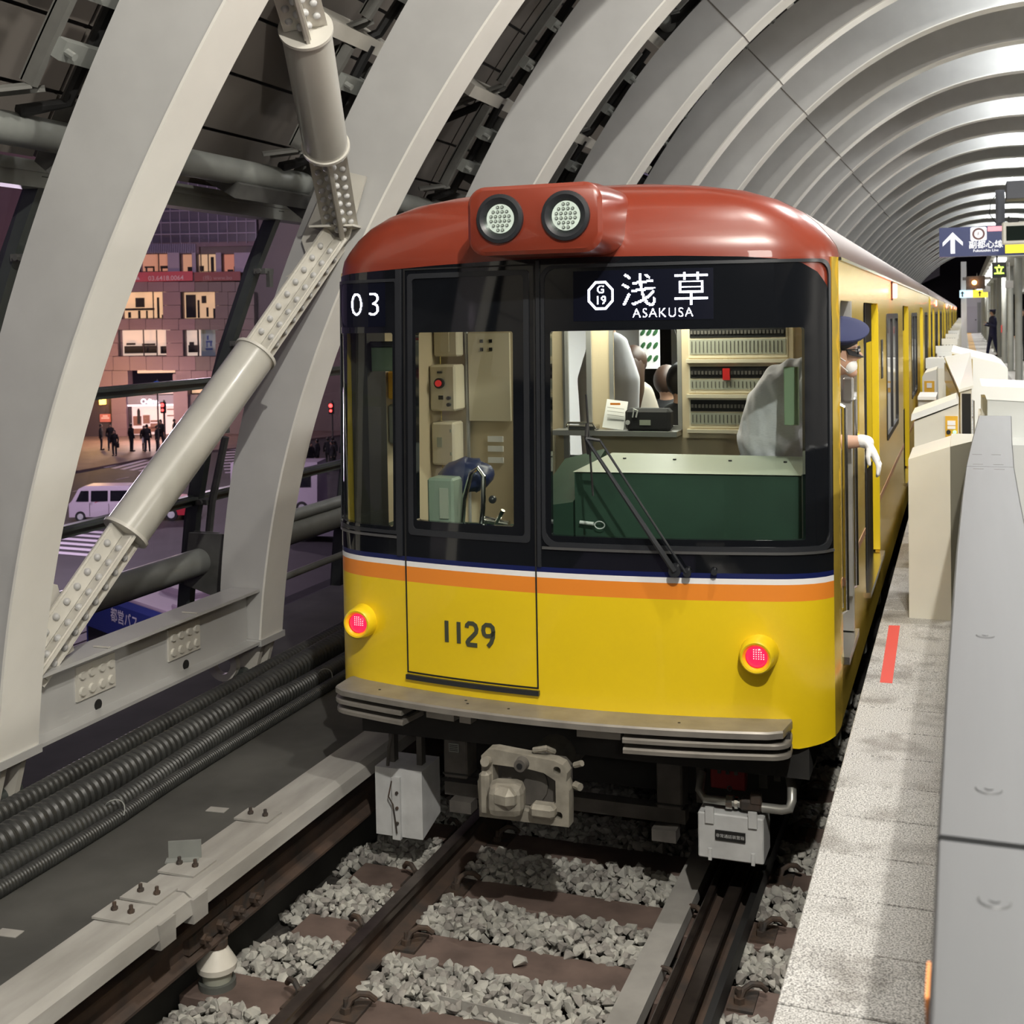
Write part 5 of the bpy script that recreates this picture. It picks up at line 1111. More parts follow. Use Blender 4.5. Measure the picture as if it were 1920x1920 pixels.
# bag and timetable on the shelf, passengers beyond the partition
root = thing('crew_bag', 'black crew bag with a white luggage tag on the cab shelf', 'bag', (.1, 6.93, 2.08))
b = MB(); b.rbox((.075, 6.925, 2.145), (.27, .10, .13), .02); b.build('bag_body', M_BLKC, root, smooth=True, angle=30)
b = MB(); b.bb(.03, .095, 6.872, 6.876, 2.115, 2.145); b.build('name_tag', M_LGRN, root)
b = MB(); b.tube([(-.01, 6.87, 2.16), (.0, 6.865, 2.21), (.02, 6.87, 2.20), (.01, 6.87, 2.16)], .005, 6); b.cyl((-.04, 6.87, 2.13), (-.04, 6.866, 2.13), .014, 12); b.build('strap_ring', M_BOX, root)
root = thing('timetable_card', 'white timetable card propped beside the crew bag', 'card', (-.14, 6.9, 2.08))
b = MB(); b.box((-.13, 6.93, 2.17), (.13, .006, .17), Matrix.Rotation(-.25, 3, 'X') @ Matrix.Rotation(.12, 3, 'Y')); b.build('card', M_WHI, root)
b = MB()
for i in range(6): b.box((-.13+.002*i, 6.925-.004*i, 2.10+.022*i), (.10, .005, .002), Matrix.Rotation(.12, 3, 'Y'))
b.build('printed_line', M_GREYT, root); b = MB(); b.box((-.12, 6.938-.04, 2.235), (.06, .006, .012)); b.build('orange_clip', M_ORA, root)
root = thing('steel_tray', 'polished steel tray at the left end of the cab shelf', 'tray', (-.3, 6.92, 2.08))
b = MB(); b.rbox((-.32, 6.92, 2.095), (.17, .10, .03), .006); b.tube([(-.41, 6.86, 2.10), (-.40, 6.86, 2.125), (-.25, 6.86, 2.125), (-.23, 6.86, 2.09)], .007, 8); b.build('tray', M_CHR, root)
def bust(label, x, y, z, coat, hair, long_):
    root = thing('person', label, 'person', (x, y, z-1.35))
    b = MB(); C_(b, [(x, y, z-1.25), (x, y, z-.75), (x, y, z-.35), (x, y, z-.12)], [(.10, .14), (.13, .18), (.13, .19), (.07, .12)], 14, (0, 1, 0)); b.tube([(x, y, z-.16), (x, y, z-.02)], .055, 8)
    b.sph((x, y, z+.08), .10, 14, 10, (.8, .95, 1.1)); me = fuse(b, .02, 2); me.materials.append(M_SKINP); link('body', me, root)
    b = MB(); C_(b, [(x, y, z-1.2), (x, y, z-.75), (x, y, z-.35), (x, y, z-.13)], [(.13, .18), (.15, .20), (.15, .22), (.10, .15)], 14, (0, 1, 0)); me = fuse(b, .02, 2); me.materials.append(coat); link('top', me, root)
    b = MB(); b.sph((x, y, z+.10), .11, 14, 10, (.9, 1, 1.05)); 
    if long_: C_(b, [(x, y-.03, z+.08), (x+.01, y-.07, z-.10), (x+.03, y-.08, z-.27)], [.09, .085, .05])
    b.build('hair', hair, root, smooth=True)
bust('passenger in pale grey top seen from behind through the cab window', -.47, 8.0, 2.68, mat('pale_grey_knit', (0.5, 0.5, 0.52), 0.8), M_HAIRB, False)
bust('passenger with long brown hair seen through the cab window', -.40, 8.4, 2.33, mat('beige_coat', (0.4, 0.36, 0.3), 0.8), M_HAIR, True)
bust('seated passenger, only the brown hair showing above the crew bag', -.28, 8.9, 2.17, M_BLKC, M_HAIR, False)
bust('passenger in black coat at the right edge of the cab window', .12, 7.6, 2.24, M_BLKC, M_HAIRB, False)
b = MB(); b.cyl((-.6, 7.6, 2.72), (.9, 7.6, 2.72), .012, 10); b.cyl((-.6, 7.9, 2.68), (.9, 7.9, 2.68), .012, 10); b.cyl((.02, 7.9, 2.68), (.14, 7.9, 2.25), .014, 10); b.build('saloon_rail', M_CHR, TR, smooth=True)
b = MB(); b.bb(-.56, -.40, 9.2, 9.21, 2.34, 2.70); b.build('saloon_poster', M_WHI, TR)
b = MB()
for i in range(3):
    for j in range(3): b.sph((-.53+.05*i, 9.195, 2.42+.1*j), .03, 8, 5, (.5, .1, 1), Matrix.Rotation(.6, 3, 'Y'))
b.build('poster_mark', mat('poster_green', (0.03, 0.12, 0.04), 0.6), TR)

# ================================================================== PLATFORM
pf = thing('floor', None, None); pf['kind'] = 'structure'
b = MB(); b.bb(1.36, 12, -1, 108, -0.3, 0.925); b.build('platform_core', M_CONC, pf)
pm0 = MB().rbox((0, 0, 0), (.660, .3075, .06), .003).mesh('paving_slab', M_PAVER); pm1 = MB().rbox((0, 0, 0), (.90, .3075, .06), .003).mesh('paving_slab', M_PAVER)
for i in range(60):
    y = 1.375+.3125*i
    o = link('paving_slab', pm0, pf); o.location = (1.335+.3325, y, .96+random.uniform(-.001, .001))
    if i < 45:
        o = link('paving_slab', pm1, pf); o.location = (2.002+.4525, y, .96+random.uniform(-.001, .001))
b = MB()
for i in range(60, 345): b.bb(1.337, 2.0, 1.375+.3125*i-.154, 1.375+.3125*i+.154, .93, .99)
for i in range(45, 345): b.bb(2.004, 2.904, 1.375+.3125*i-.154, 1.375+.3125*i+.154, .93, .99)
b.build('paving_slab', M_PAVER, pf, kind='stuff')
b = MB()
for i in range(60):
    for j in range(10): b.bb(2.91+.9*j, 3.805+.9*j, 1.8*i-1, 1.8*i+.79, .93, .99)
b.build('far_paving', mat('glare_pale_tile', (0.55, 0.55, 0.53), 0.45), pf, kind='stuff')  # paler than the granite, glare on the far floor put into the colour
b = MB()
for i in range(280): b.bb(1.99, 2.28, 17+.31*i, 17.30+.31*i, .99, .996)
tag(b.build('tactile_strip', mat('tactile_orange', (0.62, 0.36, 0.10), 0.6), kind='stuff'), 'orange tactile paving strip running down the platform', 'tactile paving')
b = MB()
for i in range(16): b.bb(1.72, 1.95, 16+5.3*i, 16.25+5.3*i, .991, .994); b.bb(2.45, 2.8, 18+5.3*i, 18.12+5.3*i, .991, .994)
tag(b.build('floor_marking', M_SLEEP, kind='stuff'), 'brown queue markings painted on the platform', 'floor marking')
b = MB(); b.add([(1.409, 5.975, .9915), (1.465, 5.975, .9915), (1.447, 7.10, .9915), (1.388, 7.09, .9915)], [(0, 1, 2, 3)]); b.add([(1.409, 5.975, .990), (1.465, 5.975, .990), (1.447, 7.10, .990), (1.388, 7.09, .990)], [(0, 1, 2, 3)]); tag(b.build('red_tape_strip', M_TAPE), 'strip of red tape stuck on the platform edge', 'tape')
# fence cap beside the camera
fe = thing('platform_fence', 'brushed steel topped fence at the right edge, close to the camera', 'fence', (1.86, 2, .99))
Lx = [(0.3, 1.762), (1.573, 1.759)], [(1.590, 1.759), (2.3, 1.761), (3.5, 1.770), (4.5, 1.782), (5.445, 1.797)], [(5.452, 1.797), (6.6, 1.828), (8.1, 1.875)]
for seg in Lx:
    b = MB(); rings = [[Vector((x, y, 2.0)), Vector((x, y, 2.086)), Vector((x+.004, y, 2.09)), Vector((x+.184, y, 2.09)), Vector((x+.188, y, 2.086)), Vector((x+.188, y, 2.0))] for y, x in seg]
    b.loft(rings, cap=True); b.build('cap_rail', M_FENCE, fe)
    b = MB(); rings = [[Vector((x+.04, y, .99)), Vector((x+.04, y, 2.01)), Vector((x+.15, y, 2.01)), Vector((x+.15, y, .99))] for y, x in seg]; b.loft(rings, cap=True); b.build('fence_panel', M_FENCE, fe)
for y, x in ((1.424, 1.822), (1.76, 1.822), (.9, 1.822), (2.6, 1.83)):
    b = MB(); b.cyl((x, y, 2.09), (x, y, 2.0915), .018, 24, .016); b.cyl((x, y, 2.0915), (x, y, 2.0925), .006, 12); b.build('countersunk_screw', M_FENCE, fe, smooth=True, angle=20)
for y in (5.36, 5.52, 5.9):
    b = MB()
    for dx in (.045, .125): b.bb(1.80+dx-.02, 1.80+dx+.02, y, y+.012, 2.09, 2.0905)
    b.build('drain_slot', M_UND, fe)
b = MB(); b.bb(1.7555, 1.7585, 1.22, 1.29, 2.045, 2.08); b.build('orange_sticker', M_ORA, fe)
# end box and gate units
root = thing('end_cabinet', 'tall beige wedge-topped cabinet standing next to the red tape', 'cabinet', (1.6, 7.5, .99))
b = MB(); b.prism([(1.487, .99), (1.715, .99), (1.715, 1.978), (1.49, 1.90)], 'y', 7.30, 7.95); b.build('front_box', M_GATE, root)
b = MB(); b.loft([[Vector(p) for p in ((1.716, 7.302, .99), (1.716, 7.302, 1.977), (1.716, 7.95, 1.99), (1.716, 7.95, .99))], [Vector(p) for p in ((1.80, 7.45, .99), (1.86, 7.62, 1.985), (1.86, 7.95, 1.99), (1.80, 7.95, .99))]], cap=True); b.build('side_wedge', mat('gate_beige_dark', (0.42, 0.40, 0.31), 0.5), root)
gate0 = thing('platform_gate', 'cream gate box with amber button panel behind the beige cabinet', 'platform gate', (1.6, 8.6, .99), 'cream platform gates')
b = MB(); b.prism([(1.475, 1.83), (1.755, 1.80), (1.755, 2.12), (1.475, 2.005)], 'y', 8.6, 9.15); b.build('machine_box', M_GATE, gate0)
b = MB(); b.prism([(1.455, 2.01), (1.755, 2.13), (1.74, 2.165), (1.46, 2.055)], 'y', 8.58, 9.17); b.build('sloping_lid', M_GATEW, gate0)
b = MB(); b.bb(1.47, 1.74, 8.8, 9.4, .99, 1.84); b.build('base_panel', mat('gate_underbox_shade', (0.3, 0.27, 0.14), 0.5), gate0)  # olive tone paints in the shade under the overhanging box
b = MB(); b.bb(1.672, 1.75, 8.592, 8.599, 1.895, 2.045); pn = b.build('button_panel', M_AMB, gate0)
b = MB(); b.bb(1.685, 1.735, 8.588, 8.592, 1.985, 2.015); b.bb(1.685, 1.735, 8.588, 8.592, 1.96, 1.98); b.build('button_label', M_WHI, pn)
b = MB(); b.cyl((1.692, 8.592, 1.94), (1.692, 8.582, 1.94), .014, 16); b.build('dark_button', M_RUB, pn); b = MB(); b.cyl((1.73, 8.592, 1.94), (1.73, 8.582, 1.94), .012, 16); b.build('green_button', mat('button_green', (0.3, 0.8, 0.4), 0.4, emit=(.4, 1, .5), estr=1.0), pn)
g2 = thing('platform_gate', 'gate motor housing with black side opening and slanted white top', 'platform gate', (1.75, 9.5, .99), 'cream platform gates')
b = MB(); A = [(1.765, 9.3), (1.84, 9.3), (1.84, 12.0), (1.63, 12.0)]
b.loft([[Vector((x, y, z0)) for (x, y), z0 in zip(A, (.99,)*4)], [Vector((x, y, z0)) for (x, y), z0 in zip(A, (2.16, 2.19, 2.34, 2.30))]], cap=True); b.build('housing', M_GATE, g2)
b = MB(); b.bb(1.775, 1.835, 9.29, 9.30, 1.80, 2.15); b.build('black_opening', M_DARK, g2)
b = MB(); b.loft([[Vector(p) for p in ((1.755, 9.28, 2.16), (1.85, 9.28, 2.19), (1.85, 12.02, 2.34), (1.62, 12.02, 2.30))], [Vector(p) for p in ((1.755, 9.28, 2.18), (1.85, 9.28, 2.21), (1.85, 12.02, 2.36), (1.62, 12.02, 2.32))]], cap=True); b.build('top_cover', M_GATEW, g2)
b = MB(); b.loft([[Vector(p) for p in ((1.757, 9.4, 2.03), (1.625, 11.9, 2.10), (1.625, 11.9, 2.27), (1.757, 9.4, 2.14))], [Vector(p) for p in ((1.752, 9.4, 2.03), (1.620, 11.9, 2.10), (1.620, 11.9, 2.27), (1.752, 9.4, 2.14))]], cap=True); b.build('smoked_amber_window', mat('amber_glass', (0.35, 0.26, 0.08), 0.15), g2)
b = MB(); b.rbox((1.505, 10.6, 1.95), (.13, .5, .18), .01); b.bb(1.44, 1.58, 10.3, 10.9, 2.035, 2.06); b.build('side_motor_box', M_GATEW, g2)
g3 = thing('platform_gate', 'tall white gate block with amber glass panel beyond the motor housing', 'platform gate', (1.85, 12.3, .99), 'cream platform gates')
b = MB(); b.prism([(1.88, .99), (2.17, .99), (2.17, 2.20), (2.10, 2.25), (1.68, 2.36), (1.68, 2.0), (1.88, 1.9)], 'y', 12.2, 14.4); b.build('housing', M_GATEW, g3)
b = MB(); b.add([(1.685, 12.19, 2.34), (1.865, 12.19, 2.29), (1.865, 12.19, 2.08), (1.685, 12.19, 2.15)], [(0, 1, 2, 3)]); b.add([(1.685, 12.198, 2.34), (1.865, 12.198, 2.29), (1.865, 12.198, 2.08), (1.685, 12.198, 2.15)], [(0, 1, 2, 3)]); b.build('amber_glass_panel', mat('amber_glass2', (0.42, 0.33, 0.13), 0.2), g3)
b = MB()
for i in range(5): b.bb(1.70+.03*i, 1.715+.03*i, 12.185, 12.19, 2.10-.004*i, 2.13-.004*i)
b.build('panel_text', M_UND, g3)
g4 = thing('platform_gate', 'long grey-white slant-topped gate box at the right edge', 'platform gate', (2.1, 9, .99), 'cream platform gates')
b = MB(); b.prism([(1.935, 1.90), (2.9, 1.74), (2.9, 2.02), (2.45, 2.12), (1.935, 2.15)], 'y', 8.7, 9.6); b.build('machine_box', mat('gate_grey_white', (0.56, 0.58, 0.57), 0.3, coat=0.3), g4)
b = MB(); b.prism([(1.90, 2.24), (1.93, 2.15), (2.5, 2.12), (2.9, 2.02), (2.9, 2.08), (2.4, 2.22)], 'y', 8.69, 9.62); b.build('sloping_lid', M_GATEW, g4)
b = MB(); b.bb(1.985, 2.9, 8.2, 9.5, .99, 1.9); b.build('base_panel', mat('gate_grey_white', (0.56, 0.58, 0.57), 0.3), g4)
b = MB(); b.cyl((1.88, 9.0, 2.02), (1.94, 9.0, 2.02), .045, 20); b.bb(1.90, 1.94, 8.9, 9.2, 1.85, 2.15); b.build('sensor_knob', M_GATE, g4, smooth=True, angle=30)
gm = thing('platform_gate', 'cream half-height gate with slanted lid in the row along the train', 'platform gate', (1.5, 15.0, .99), 'cream platform gates')
b = MB(); b.bb(1.385, 1.66, 15.0, 17.6, .99, 2.08); b.build('housing', M_GATE, gm)
b = MB(); b.prism([(15.0, 2.08), (17.6, 2.08), (17.6, 2.12), (15.0, 2.20)], 'x', 1.37, 1.665); lid = b.build('sloping_lid', M_GATEW, gm)
b = MB()
for i in range(5): b.bb(1.42+.045*i, 1.445+.045*i, 15.3, 15.5, 2.20, 2.203)
b.build('lid_text', M_RUB, gm)
b = MB(); b.bb(1.40, 1.46, 14.99, 15.0, 1.90, 2.05); b.build('button_panel', M_AMB, gm)
b = MB(); b.bb(1.45, 1.60, 17.6, 20.2, 1.02, 2.0); b.build('sliding_gate', M_GATE, gm)
b = MB(); b.bb(1.40, 1.62, 20.2, 20.26, .99, 2.1); b.build('gate_post', M_GATEW, gm)
gm['label'] = 'nearest cream gate with slanted lid in the long row beside the train'
for i in range(1, 17): copy_thing(gm, (1.5, 15.0+5.33*i, .99), '%s cream gate in the row along the train, counted away from the camera' % ORD[i])
gs = thing('platform_gate', 'small cream gate box with amber sticker tucked against the train', 'platform gate', (1.45, 13.6, .99), 'cream platform gates')
b = MB(); b.prism([(1.38, .99), (1.52, .99), (1.52, 2.14), (1.40, 2.10), (1.38, 2.06)], 'y', 13.4, 14.3); b.build('housing', M_GATEW, gs)
b = MB(); b.bb(1.40, 1.50, 13.39, 13.4, 1.90, 2.02); b.build('button_panel', M_AMB, gs); b = MB(); b.bb(1.425, 1.475, 13.38, 13.39, 1.95, 2.0); b.build('button_label', M_WHI, gs)
# columns
for i in range(12):
    y = 32.07+5.75*i
    root = thing('platform_column', 'round grey column nearest the camera, at the right edge' if i == 0 else '%s slim grey column in the receding row on the platform' % ['', 'second', 'third', 'fourth', 'fifth', 'sixth', 'seventh', 'eighth', 'ninth', 'tenth', 'eleventh', 'twelfth'][i], 'column', (3.03, y, .99), 'grey platform columns')
    b = MB(); b.cyl((3.03, y, .99), (3.03, y, 4.0), .085, 20); b.build('shaft', M_COLM, root, smooth=True, angle=30)
    b = MB(); b.cyl((3.03, y, .99), (3.03, y, 1.02), .12, 20); b.build('base_ring', M_COLM, root)
    if i == 2:
        b = MB(); b.bb(2.93, 2.96, y-.1, y+.1, 2.0, 2.25); b.build('red_box', M_TAPE, root)
b = MB(); b.bb(2.4, 9, 31, 107, 4.0, 4.25); tag(b.build('canopy_slab', M_COLM), 'grey canopy beam carried by the platform columns', 'canopy')
b = MB()
for i in range(24): b.bb(2.5, 2.75, 31.5+3*i, 33.2+3*i, 3.93, 3.99)
tag(b.build('canopy_light', mat('tube_light', (1, 1, 1), 0.5, emit=(1, .98, .95), estr=3.0)), 'white strip lights under the platform canopy', 'ceiling light', kind='stuff')
person('station worker in dark uniform and cap standing by the platform columns, arms folded', (2.80, 49.6, .99), -1.2, 1.75, M_NAVYC, M_NAVYC, pose=2, cap=True)
person('dark clothed figure half hidden behind a column at the right', (3.62, 45.0, .99), .4, 1.75, M_BLKC, M_BLKC)
# end wall, black tunnel void
root = thing('wall_back', None, None); root['kind'] = 'structure'
b = MB(); b.bb(-9, 14, 113, 113.3, -1, 14); b.build('tunnel_void_sheet', mat('tunnel_black', (0.008, 0.007, 0.008), 0.95), root)  # black sheet stands in for the dark void beyond the ribs
b = MB(); b.bb(1.55, 4.5, 106.5, 106.8, .99, 5.2); b.build('white_partition', M_WHITE, root)
b = MB(); b.bb(1.66, 1.90, 60, 60.25, .99, 5.0); tag(b.build('white_post', M_WHITE), 'tall white square post at the end of the train', 'post')
d1 = thing('door_1', None, None, (2.3, 106.5, .99)); d1['kind'] = 'structure'
b = MB(); b.bb(1.85, 2.75, 106.44, 106.5, .99, 3.1); b.build('door_leaf', mat('white_door', (0.66, 0.64, 0.68), 0.5), d1); b = MB(); b.bb(2.8, 3.05, 106.4, 106.5, .99, 3.4); b.build('dark_door_post', M_COLM, d1)
b = MB(); b.cyl((2.66, 106.4, 2.0), (2.66, 106.44, 2.0), .05, 12); b.build('door_handle', M_RUB, d1)
b = MB(); b.prism([(-2.47, 5.23), (-.74, 6.04), (-.74, 7.31), (-.16, 7.08), (-.16, 5.81), (-2.24, 4.89)], 'y', 110.9, 112.98); tag(b.build('bent_duct', mat('duct_grey', (0.12, 0.12, 0.12), 0.6)), 'grey bent duct in the dark tunnel mouth above the train tail', 'duct')
# signs
sg = thing('direction_sign', 'navy hanging direction sign with white arrow and ring symbol', 'sign', (1.9, 22, 3.65))
b = MB(); b.bb(1.405, 3.4, 22.0, 22.25, 3.66, 4.15); b.build('sign_box', M_SIGN, sg)
b = MB(); ax_, az = 1.62, 3.90; b.add([(ax_+p[0], 21.99, az+p[1]) for p in ((0, .17), (.16, .0), (.16, -.065), (.035, .055), (.035, -.19), (-.035, -.19), (-.035, .055), (-.16, -.065), (-.16, .0))], [(0, 1, 2, 3, 4, 5, 6, 7, 8)]); b.build('white_arrow', M_SIGNW, sg)
b = MB(); q = rect(1.90, 2.155, 3.91, 4.14, .03); b.add([(x, 21.99, z) for x, z in q], [tuple(range(len(q)))]); pl = b.build('ring_plate', M_SIGNW, sg)
b = MB(); n = 32; b.loft([[Vector((2.028+r_*math.cos(2*PI*i/n), 21.985, 4.025+r_*math.sin(2*PI*i/n))) for i in range(n)] for r_ in (.10, .068)]); b.build('brown_ring', M_FBR, pl)
text_mb('F', .085, lambda x, y: Vector((2.028+x, 21.983, 3.995+y))).build('ring_letter', M_FBR, pl)
text_mb('副都心線', .135, lambda x, y: Vector((2.14+x, 21.985, 3.795+y)), .002).build('line_name', M_SIGNW, sg)
text_mb('Fukutoshin Line', .062, lambda x, y: Vector((2.14+x, 21.985, 3.725+y)), .001).build('line_name_latin', M_SIGNW, sg)
b = MB(); b.bb(2.17, 2.40, 21.985, 21.99, 4.06, 4.14); b.build('pink_label', mat('pink_label', (.8, .3, .35), 0.5, emit=(1, .35, .4), estr=.8), sg)
b = MB(); b.bb(2.44, 3.3, 21.985, 21.99, 3.685, 4.10); b.build('yellow_exit_panel', M_SIGNY, sg)
b = MB(); b.bb(2.30, 2.44, 22.05, 22.2, 4.15, 4.75); b.bb(2.33, 2.41, 22.03, 22.05, 4.2, 4.7); b.build('hanger_post', mat('hanger_navy', (0.05, 0.055, 0.07), 0.5), sg)
b = MB(); b.tube([(2.32, 22.03, 4.68), (2.22, 22.0, 4.55), (2.20, 22.0, 4.35), (2.30, 22.03, 4.2)], .007, 6); b.build('cable', M_RUB, sg, smooth=True)
tv = thing('platform_monitor', 'cream framed monitor with black screen at the right edge', 'monitor', (2.6, 20, 3.55))
b = MB(); b.rbox((2.62, 20.1, 3.905), (.56, .14, .34), .02); b.build('frame', M_GATE, tv); b = MB(); b.bb(2.40, 2.95, 20.02, 20.03, 3.79, 4.01); b.build('screen', mat('monitor_black', (0.006, 0.012, 0.009), 0.6, spec=0.1), tv)
b = MB(); b.rbox((2.50, 20.1, 4.09), (.16, .12, .07), .01); b.cyl((2.44, 20.1, 4.05), (2.44, 20.1, 4.16), .012, 8); b.build('camera_unit', M_RUB, tv)
b = MB(); b.rbox((2.75, 20.1, 4.54), (.70, .5, .27), .01); tag(b.build('loudspeaker_box', mat('speaker_slate', (0.09, 0.095, 0.11), 0.6)), 'dark slate box high up at the right edge', 'speaker')
ck = thing('led_sign', 'black hanging sign with a glowing yellow-green character', 'sign', (2.55, 30, 3.5))
b = MB(); b.rbox((2.545, 30.05, 3.66), (.30, .10, .35), .01); b.cyl((2.5, 30.05, 3.83), (2.5, 30.05, 4.0), .02, 8); b.build('case', M_RUB, ck); text_mb('立', .22, lambda x, y: Vector((2.545+x, 29.99, 3.58+y)), .004).build('glyph', M_GLED, ck)
lp = thing('signal_lamp', 'glowing orange lamp under the platform canopy', 'lamp', (1.98, 40, 3.5))
b = MB(); b.sph((2.09, 40, 3.60), .07, 16, 10); b.build('bulb', mat('orange_lamp', (1, .4, .1), .5, emit=(1, .38, .10), estr=14), lp, smooth=True); b = MB(); b.bb(1.85, 2.4, 40.08, 40.12, 3.4, 3.8); b.build('back_board', M_UND, lp)
s2 = thing('direction_sign', 'small distant white and yellow direction sign over the platform', 'sign', (2.1, 60, 3.3))
b = MB(); b.bb(1.60, 2.16, 59.5, 59.6, 3.34, 3.68); b.build('white_half', mat('sign_pale_blue', (.5, .7, .8), .5, emit=(.55, .8, .95), estr=1.0), s2); b = MB(); b.bb(2.16, 2.80, 59.5, 59.6, 3.34, 3.68); b.build('yellow_half', M_SIGNY, s2)
b = MB(); b.add([(2.46+p[0], 59.49, 3.51+p[1]) for p in ((0, .13), (.11, .0), (.03, .03), (.03, -.13), (-.03, -.13), (-.03, .03), (-.11, .0))], [(0, 1, 2, 3, 4, 5, 6)]); b.add([(1.72+p[0], 59.49, 3.51+p[1]) for p in ((0, .13), (.11, .0), (.03, .03), (.03, -.13), (-.03, -.13), (-.03, .03), (-.11, .0))], [(0, 1, 2, 3, 4, 5, 6)]); b.build('arrow_marks', M_RUB, s2)
b = MB(); b.cyl((1.9, 59.5, 3.68), (1.9, 59.5, 4.0), .02, 6); b.cyl((2.6, 59.5, 3.68), (2.6, 59.5, 4.0), .02, 6); b.build('hanger', M_UND, s2)
for x, y, z, w, h, lab in ((2.2, 44, 3.82, .9, .10, 'long dark panel hanging under the canopy, upper'), (2.55, 47, 3.5, .25, .2, 'small white notice hanging beside the orange lamp'), (2.92, 35, 3.42, .2, .2, 'small white notice right of the green character sign')):
    b = MB(); b.rbox((x, y, z), (w, .05, h), .006); b.cyl((x, y, z+h/2), (x, y, 4.0), .012, 6); tag(b.build('hanging_panel', M_UND if 'dark' in lab else M_WHITE), lab, 'panel')
# ================================================================== CITY beyond the glass
GZ = -5.8
b = MB(); b.bb(-160, 4.5, -40, 230, GZ-.3, GZ); city = tag(b.build('street_ground', M_ROAD), kind='structure')
b = MB(); q = [(-47.2, 58.5), (-47.4, 66.0), (-44.0, 74.0), (-40, 90), (-150, 130), (-150, 20)]; b.prism(q, 'z', GZ, GZ+.12); tag(b.build('pavement_floor', M_WALK), kind='structure')
def quad_mark(nm, ps, lab, group):
    b = MB(); b.add([(x, y, GZ+.012) for x, y in ps], [(0, 1, 2, 3)]); return b
def zebra(lab, p0, du, dn, n, w, L):
    # p0 origin, du along the stripe, dn across
    root = thing('zebra_crossing', lab, 'crossing', (p0[0], p0[1], GZ)); du = Vector((*du, 0)).normalized(); dn = Vector((*dn, 0))
    for i in range(n):
        o = Vector((p0[0], p0[1], GZ+.012))+dn*i; e = dn.normalized()*w; b = MB(); t = Vector((0, 0, .004)); q = [o, o+du*L, o+du*L+e, o+e]; b.loft([q, [p+t for p in q]], cap=True); b.build('painted_stripe', M_PAINTL, root)
zebra('white zebra stripes on the road right under the van', (-34.0, 41.8), (3.0, -.2), (.55, -.85), 6, .5, 3.2)
zebra('zebra stripes behind the tube brace at the kerb corner', (-47.4, 60.8), (-.9, 4.3), (.85, -.25), 6, .45, 4.5)
zebra('zebra stripes seen between the brace and the second rib', (-46.0, 71.2), (1.2, .9), (.95, -1.35), 9, .55, 3.5)
lm = thing('lane_dashes', 'thin white lane dashes above the van', 'road marking', (-42, 54, GZ))
for a, c in (((-42.6, 56.1), (-42.7, 57.2)), ((-42.2, 53.5), (-42.3, 54.8)), ((-41.7, 51.5), (-41.8, 52.1))):
    v = Vector((*c, 0))-Vector((*a, 0)); b = MB(); b.box(((a[0]+c[0])/2, (a[1]+c[1])/2, GZ+.012), (.10, v.length, .01)); b.build('painted_dash', M_PAINTL, lm)
FO = Vector((-56.215, 78.53, GZ)); FRT = Vector((.938, .3465, 0)).normalized(); FN = Vector((FRT.y, -FRT.x, 0)); FM = Matrix((FRT, FN, Vector((0, 0, 1)))).transposed()
K = .0405
def fac(u, v): return ((u+.0186*(820-v)-300)*K, ((820-v)-.0186*(u-300))*K)
def fbox(b, u0, u1, v0, v1, n0, n1):
    a0, z1 = fac(u0, v0); a1, _ = fac(u1, v0); _, z0 = fac(u0, v1)
    b.box(FO+FRT*((a0+a1)/2)+FN*((n0+n1)/2)+Vector((0, 0, (z0+z1)/2)), (abs(a1-a0), abs(n1-n0), abs(z1-z0)), FM); return b
BL = thing('office_building', 'mauve stone clad office block with lit windows across the street', 'building', FO)
# facade wall built around the openings: piers and spandrels
WIN = {1: [(262, 317), (339, 363), (370, 408), (418, 443)], 2: [(226, 307), (341, 406)], 3: [(222, 313), (345, 406)]}
ROWS = {1: (473, 507), 2: (545, 596), 3: (617, 667)}
b = MB(); fbox(b, -200, 368, 420, 700, -6.0, -1.2); b.build('wall_core', M_TILE, BL)
b = MB(); fbox(b, 368, 640, 330, 830, -6.0, -1.5); b.build('dulled_wall_core', M_TILE2, BL)
b = MB(); fbox(b, -260, 470, 100, 470, -6, -1.0); b.build('upper_core', M_TILE, BL)
def tiles(u0, u1, v0, v1, nu, nv, m):
    for i in range(nu):
        for j in range(nv):
            b = MB(); a, c = u0+(u1-u0)*i/nu, u0+(u1-u0)*(i+1)/nu; d, e = v0+(v1-v0)*j/nv, v0+(v1-v0)*(j+1)/nv
            fbox(b, a+.35, c-.35, d+.35, e-.35, -1.2, 0); b.build('cladding_panel', m, BL)
W = {1: WIN[1], 2: WIN[2], 3: WIN[3]}
tiles(190, 368, 526, 545, 6, 1, M_TILE); tiles(368, 470, 526, 545, 4, 1, M_TILE2)
for r in (2, 3):
    v0, v1 = ROWS[r]; (a0, a1), (b0, b1) = WIN[r]
    tiles(150, a0, v0, v1, 3, 2, M_TILE); tiles(a1, b0, v0, v1, 1, 2, M_TILE); tiles(b1, 480, v0, v1, 3, 2, M_TILE2)
tiles(150, 368, 596, 617, 7, 1, M_TILE); tiles(368, 480, 596, 617, 4, 1, M_TILE2)
tiles(150, 368, 667, 694, 7, 1, M_TILE); tiles(368, 480, 667, 694, 4, 1, M_TILE2)
tiles(150, 240, 694, 730, 3, 1, M_TILE); tiles(330, 480, 694, 722, 5, 1, M_TILE)
for a, c in ((317, 339), (363, 370), (408, 418), (443, 480), (200, 262)):
    b = MB(); fbox(b, a, c, 471, 508, -1.2, 0); b.build('window_pier', mat('pier_lilac', (0.26, 0.22, 0.30), 0.6), BL)
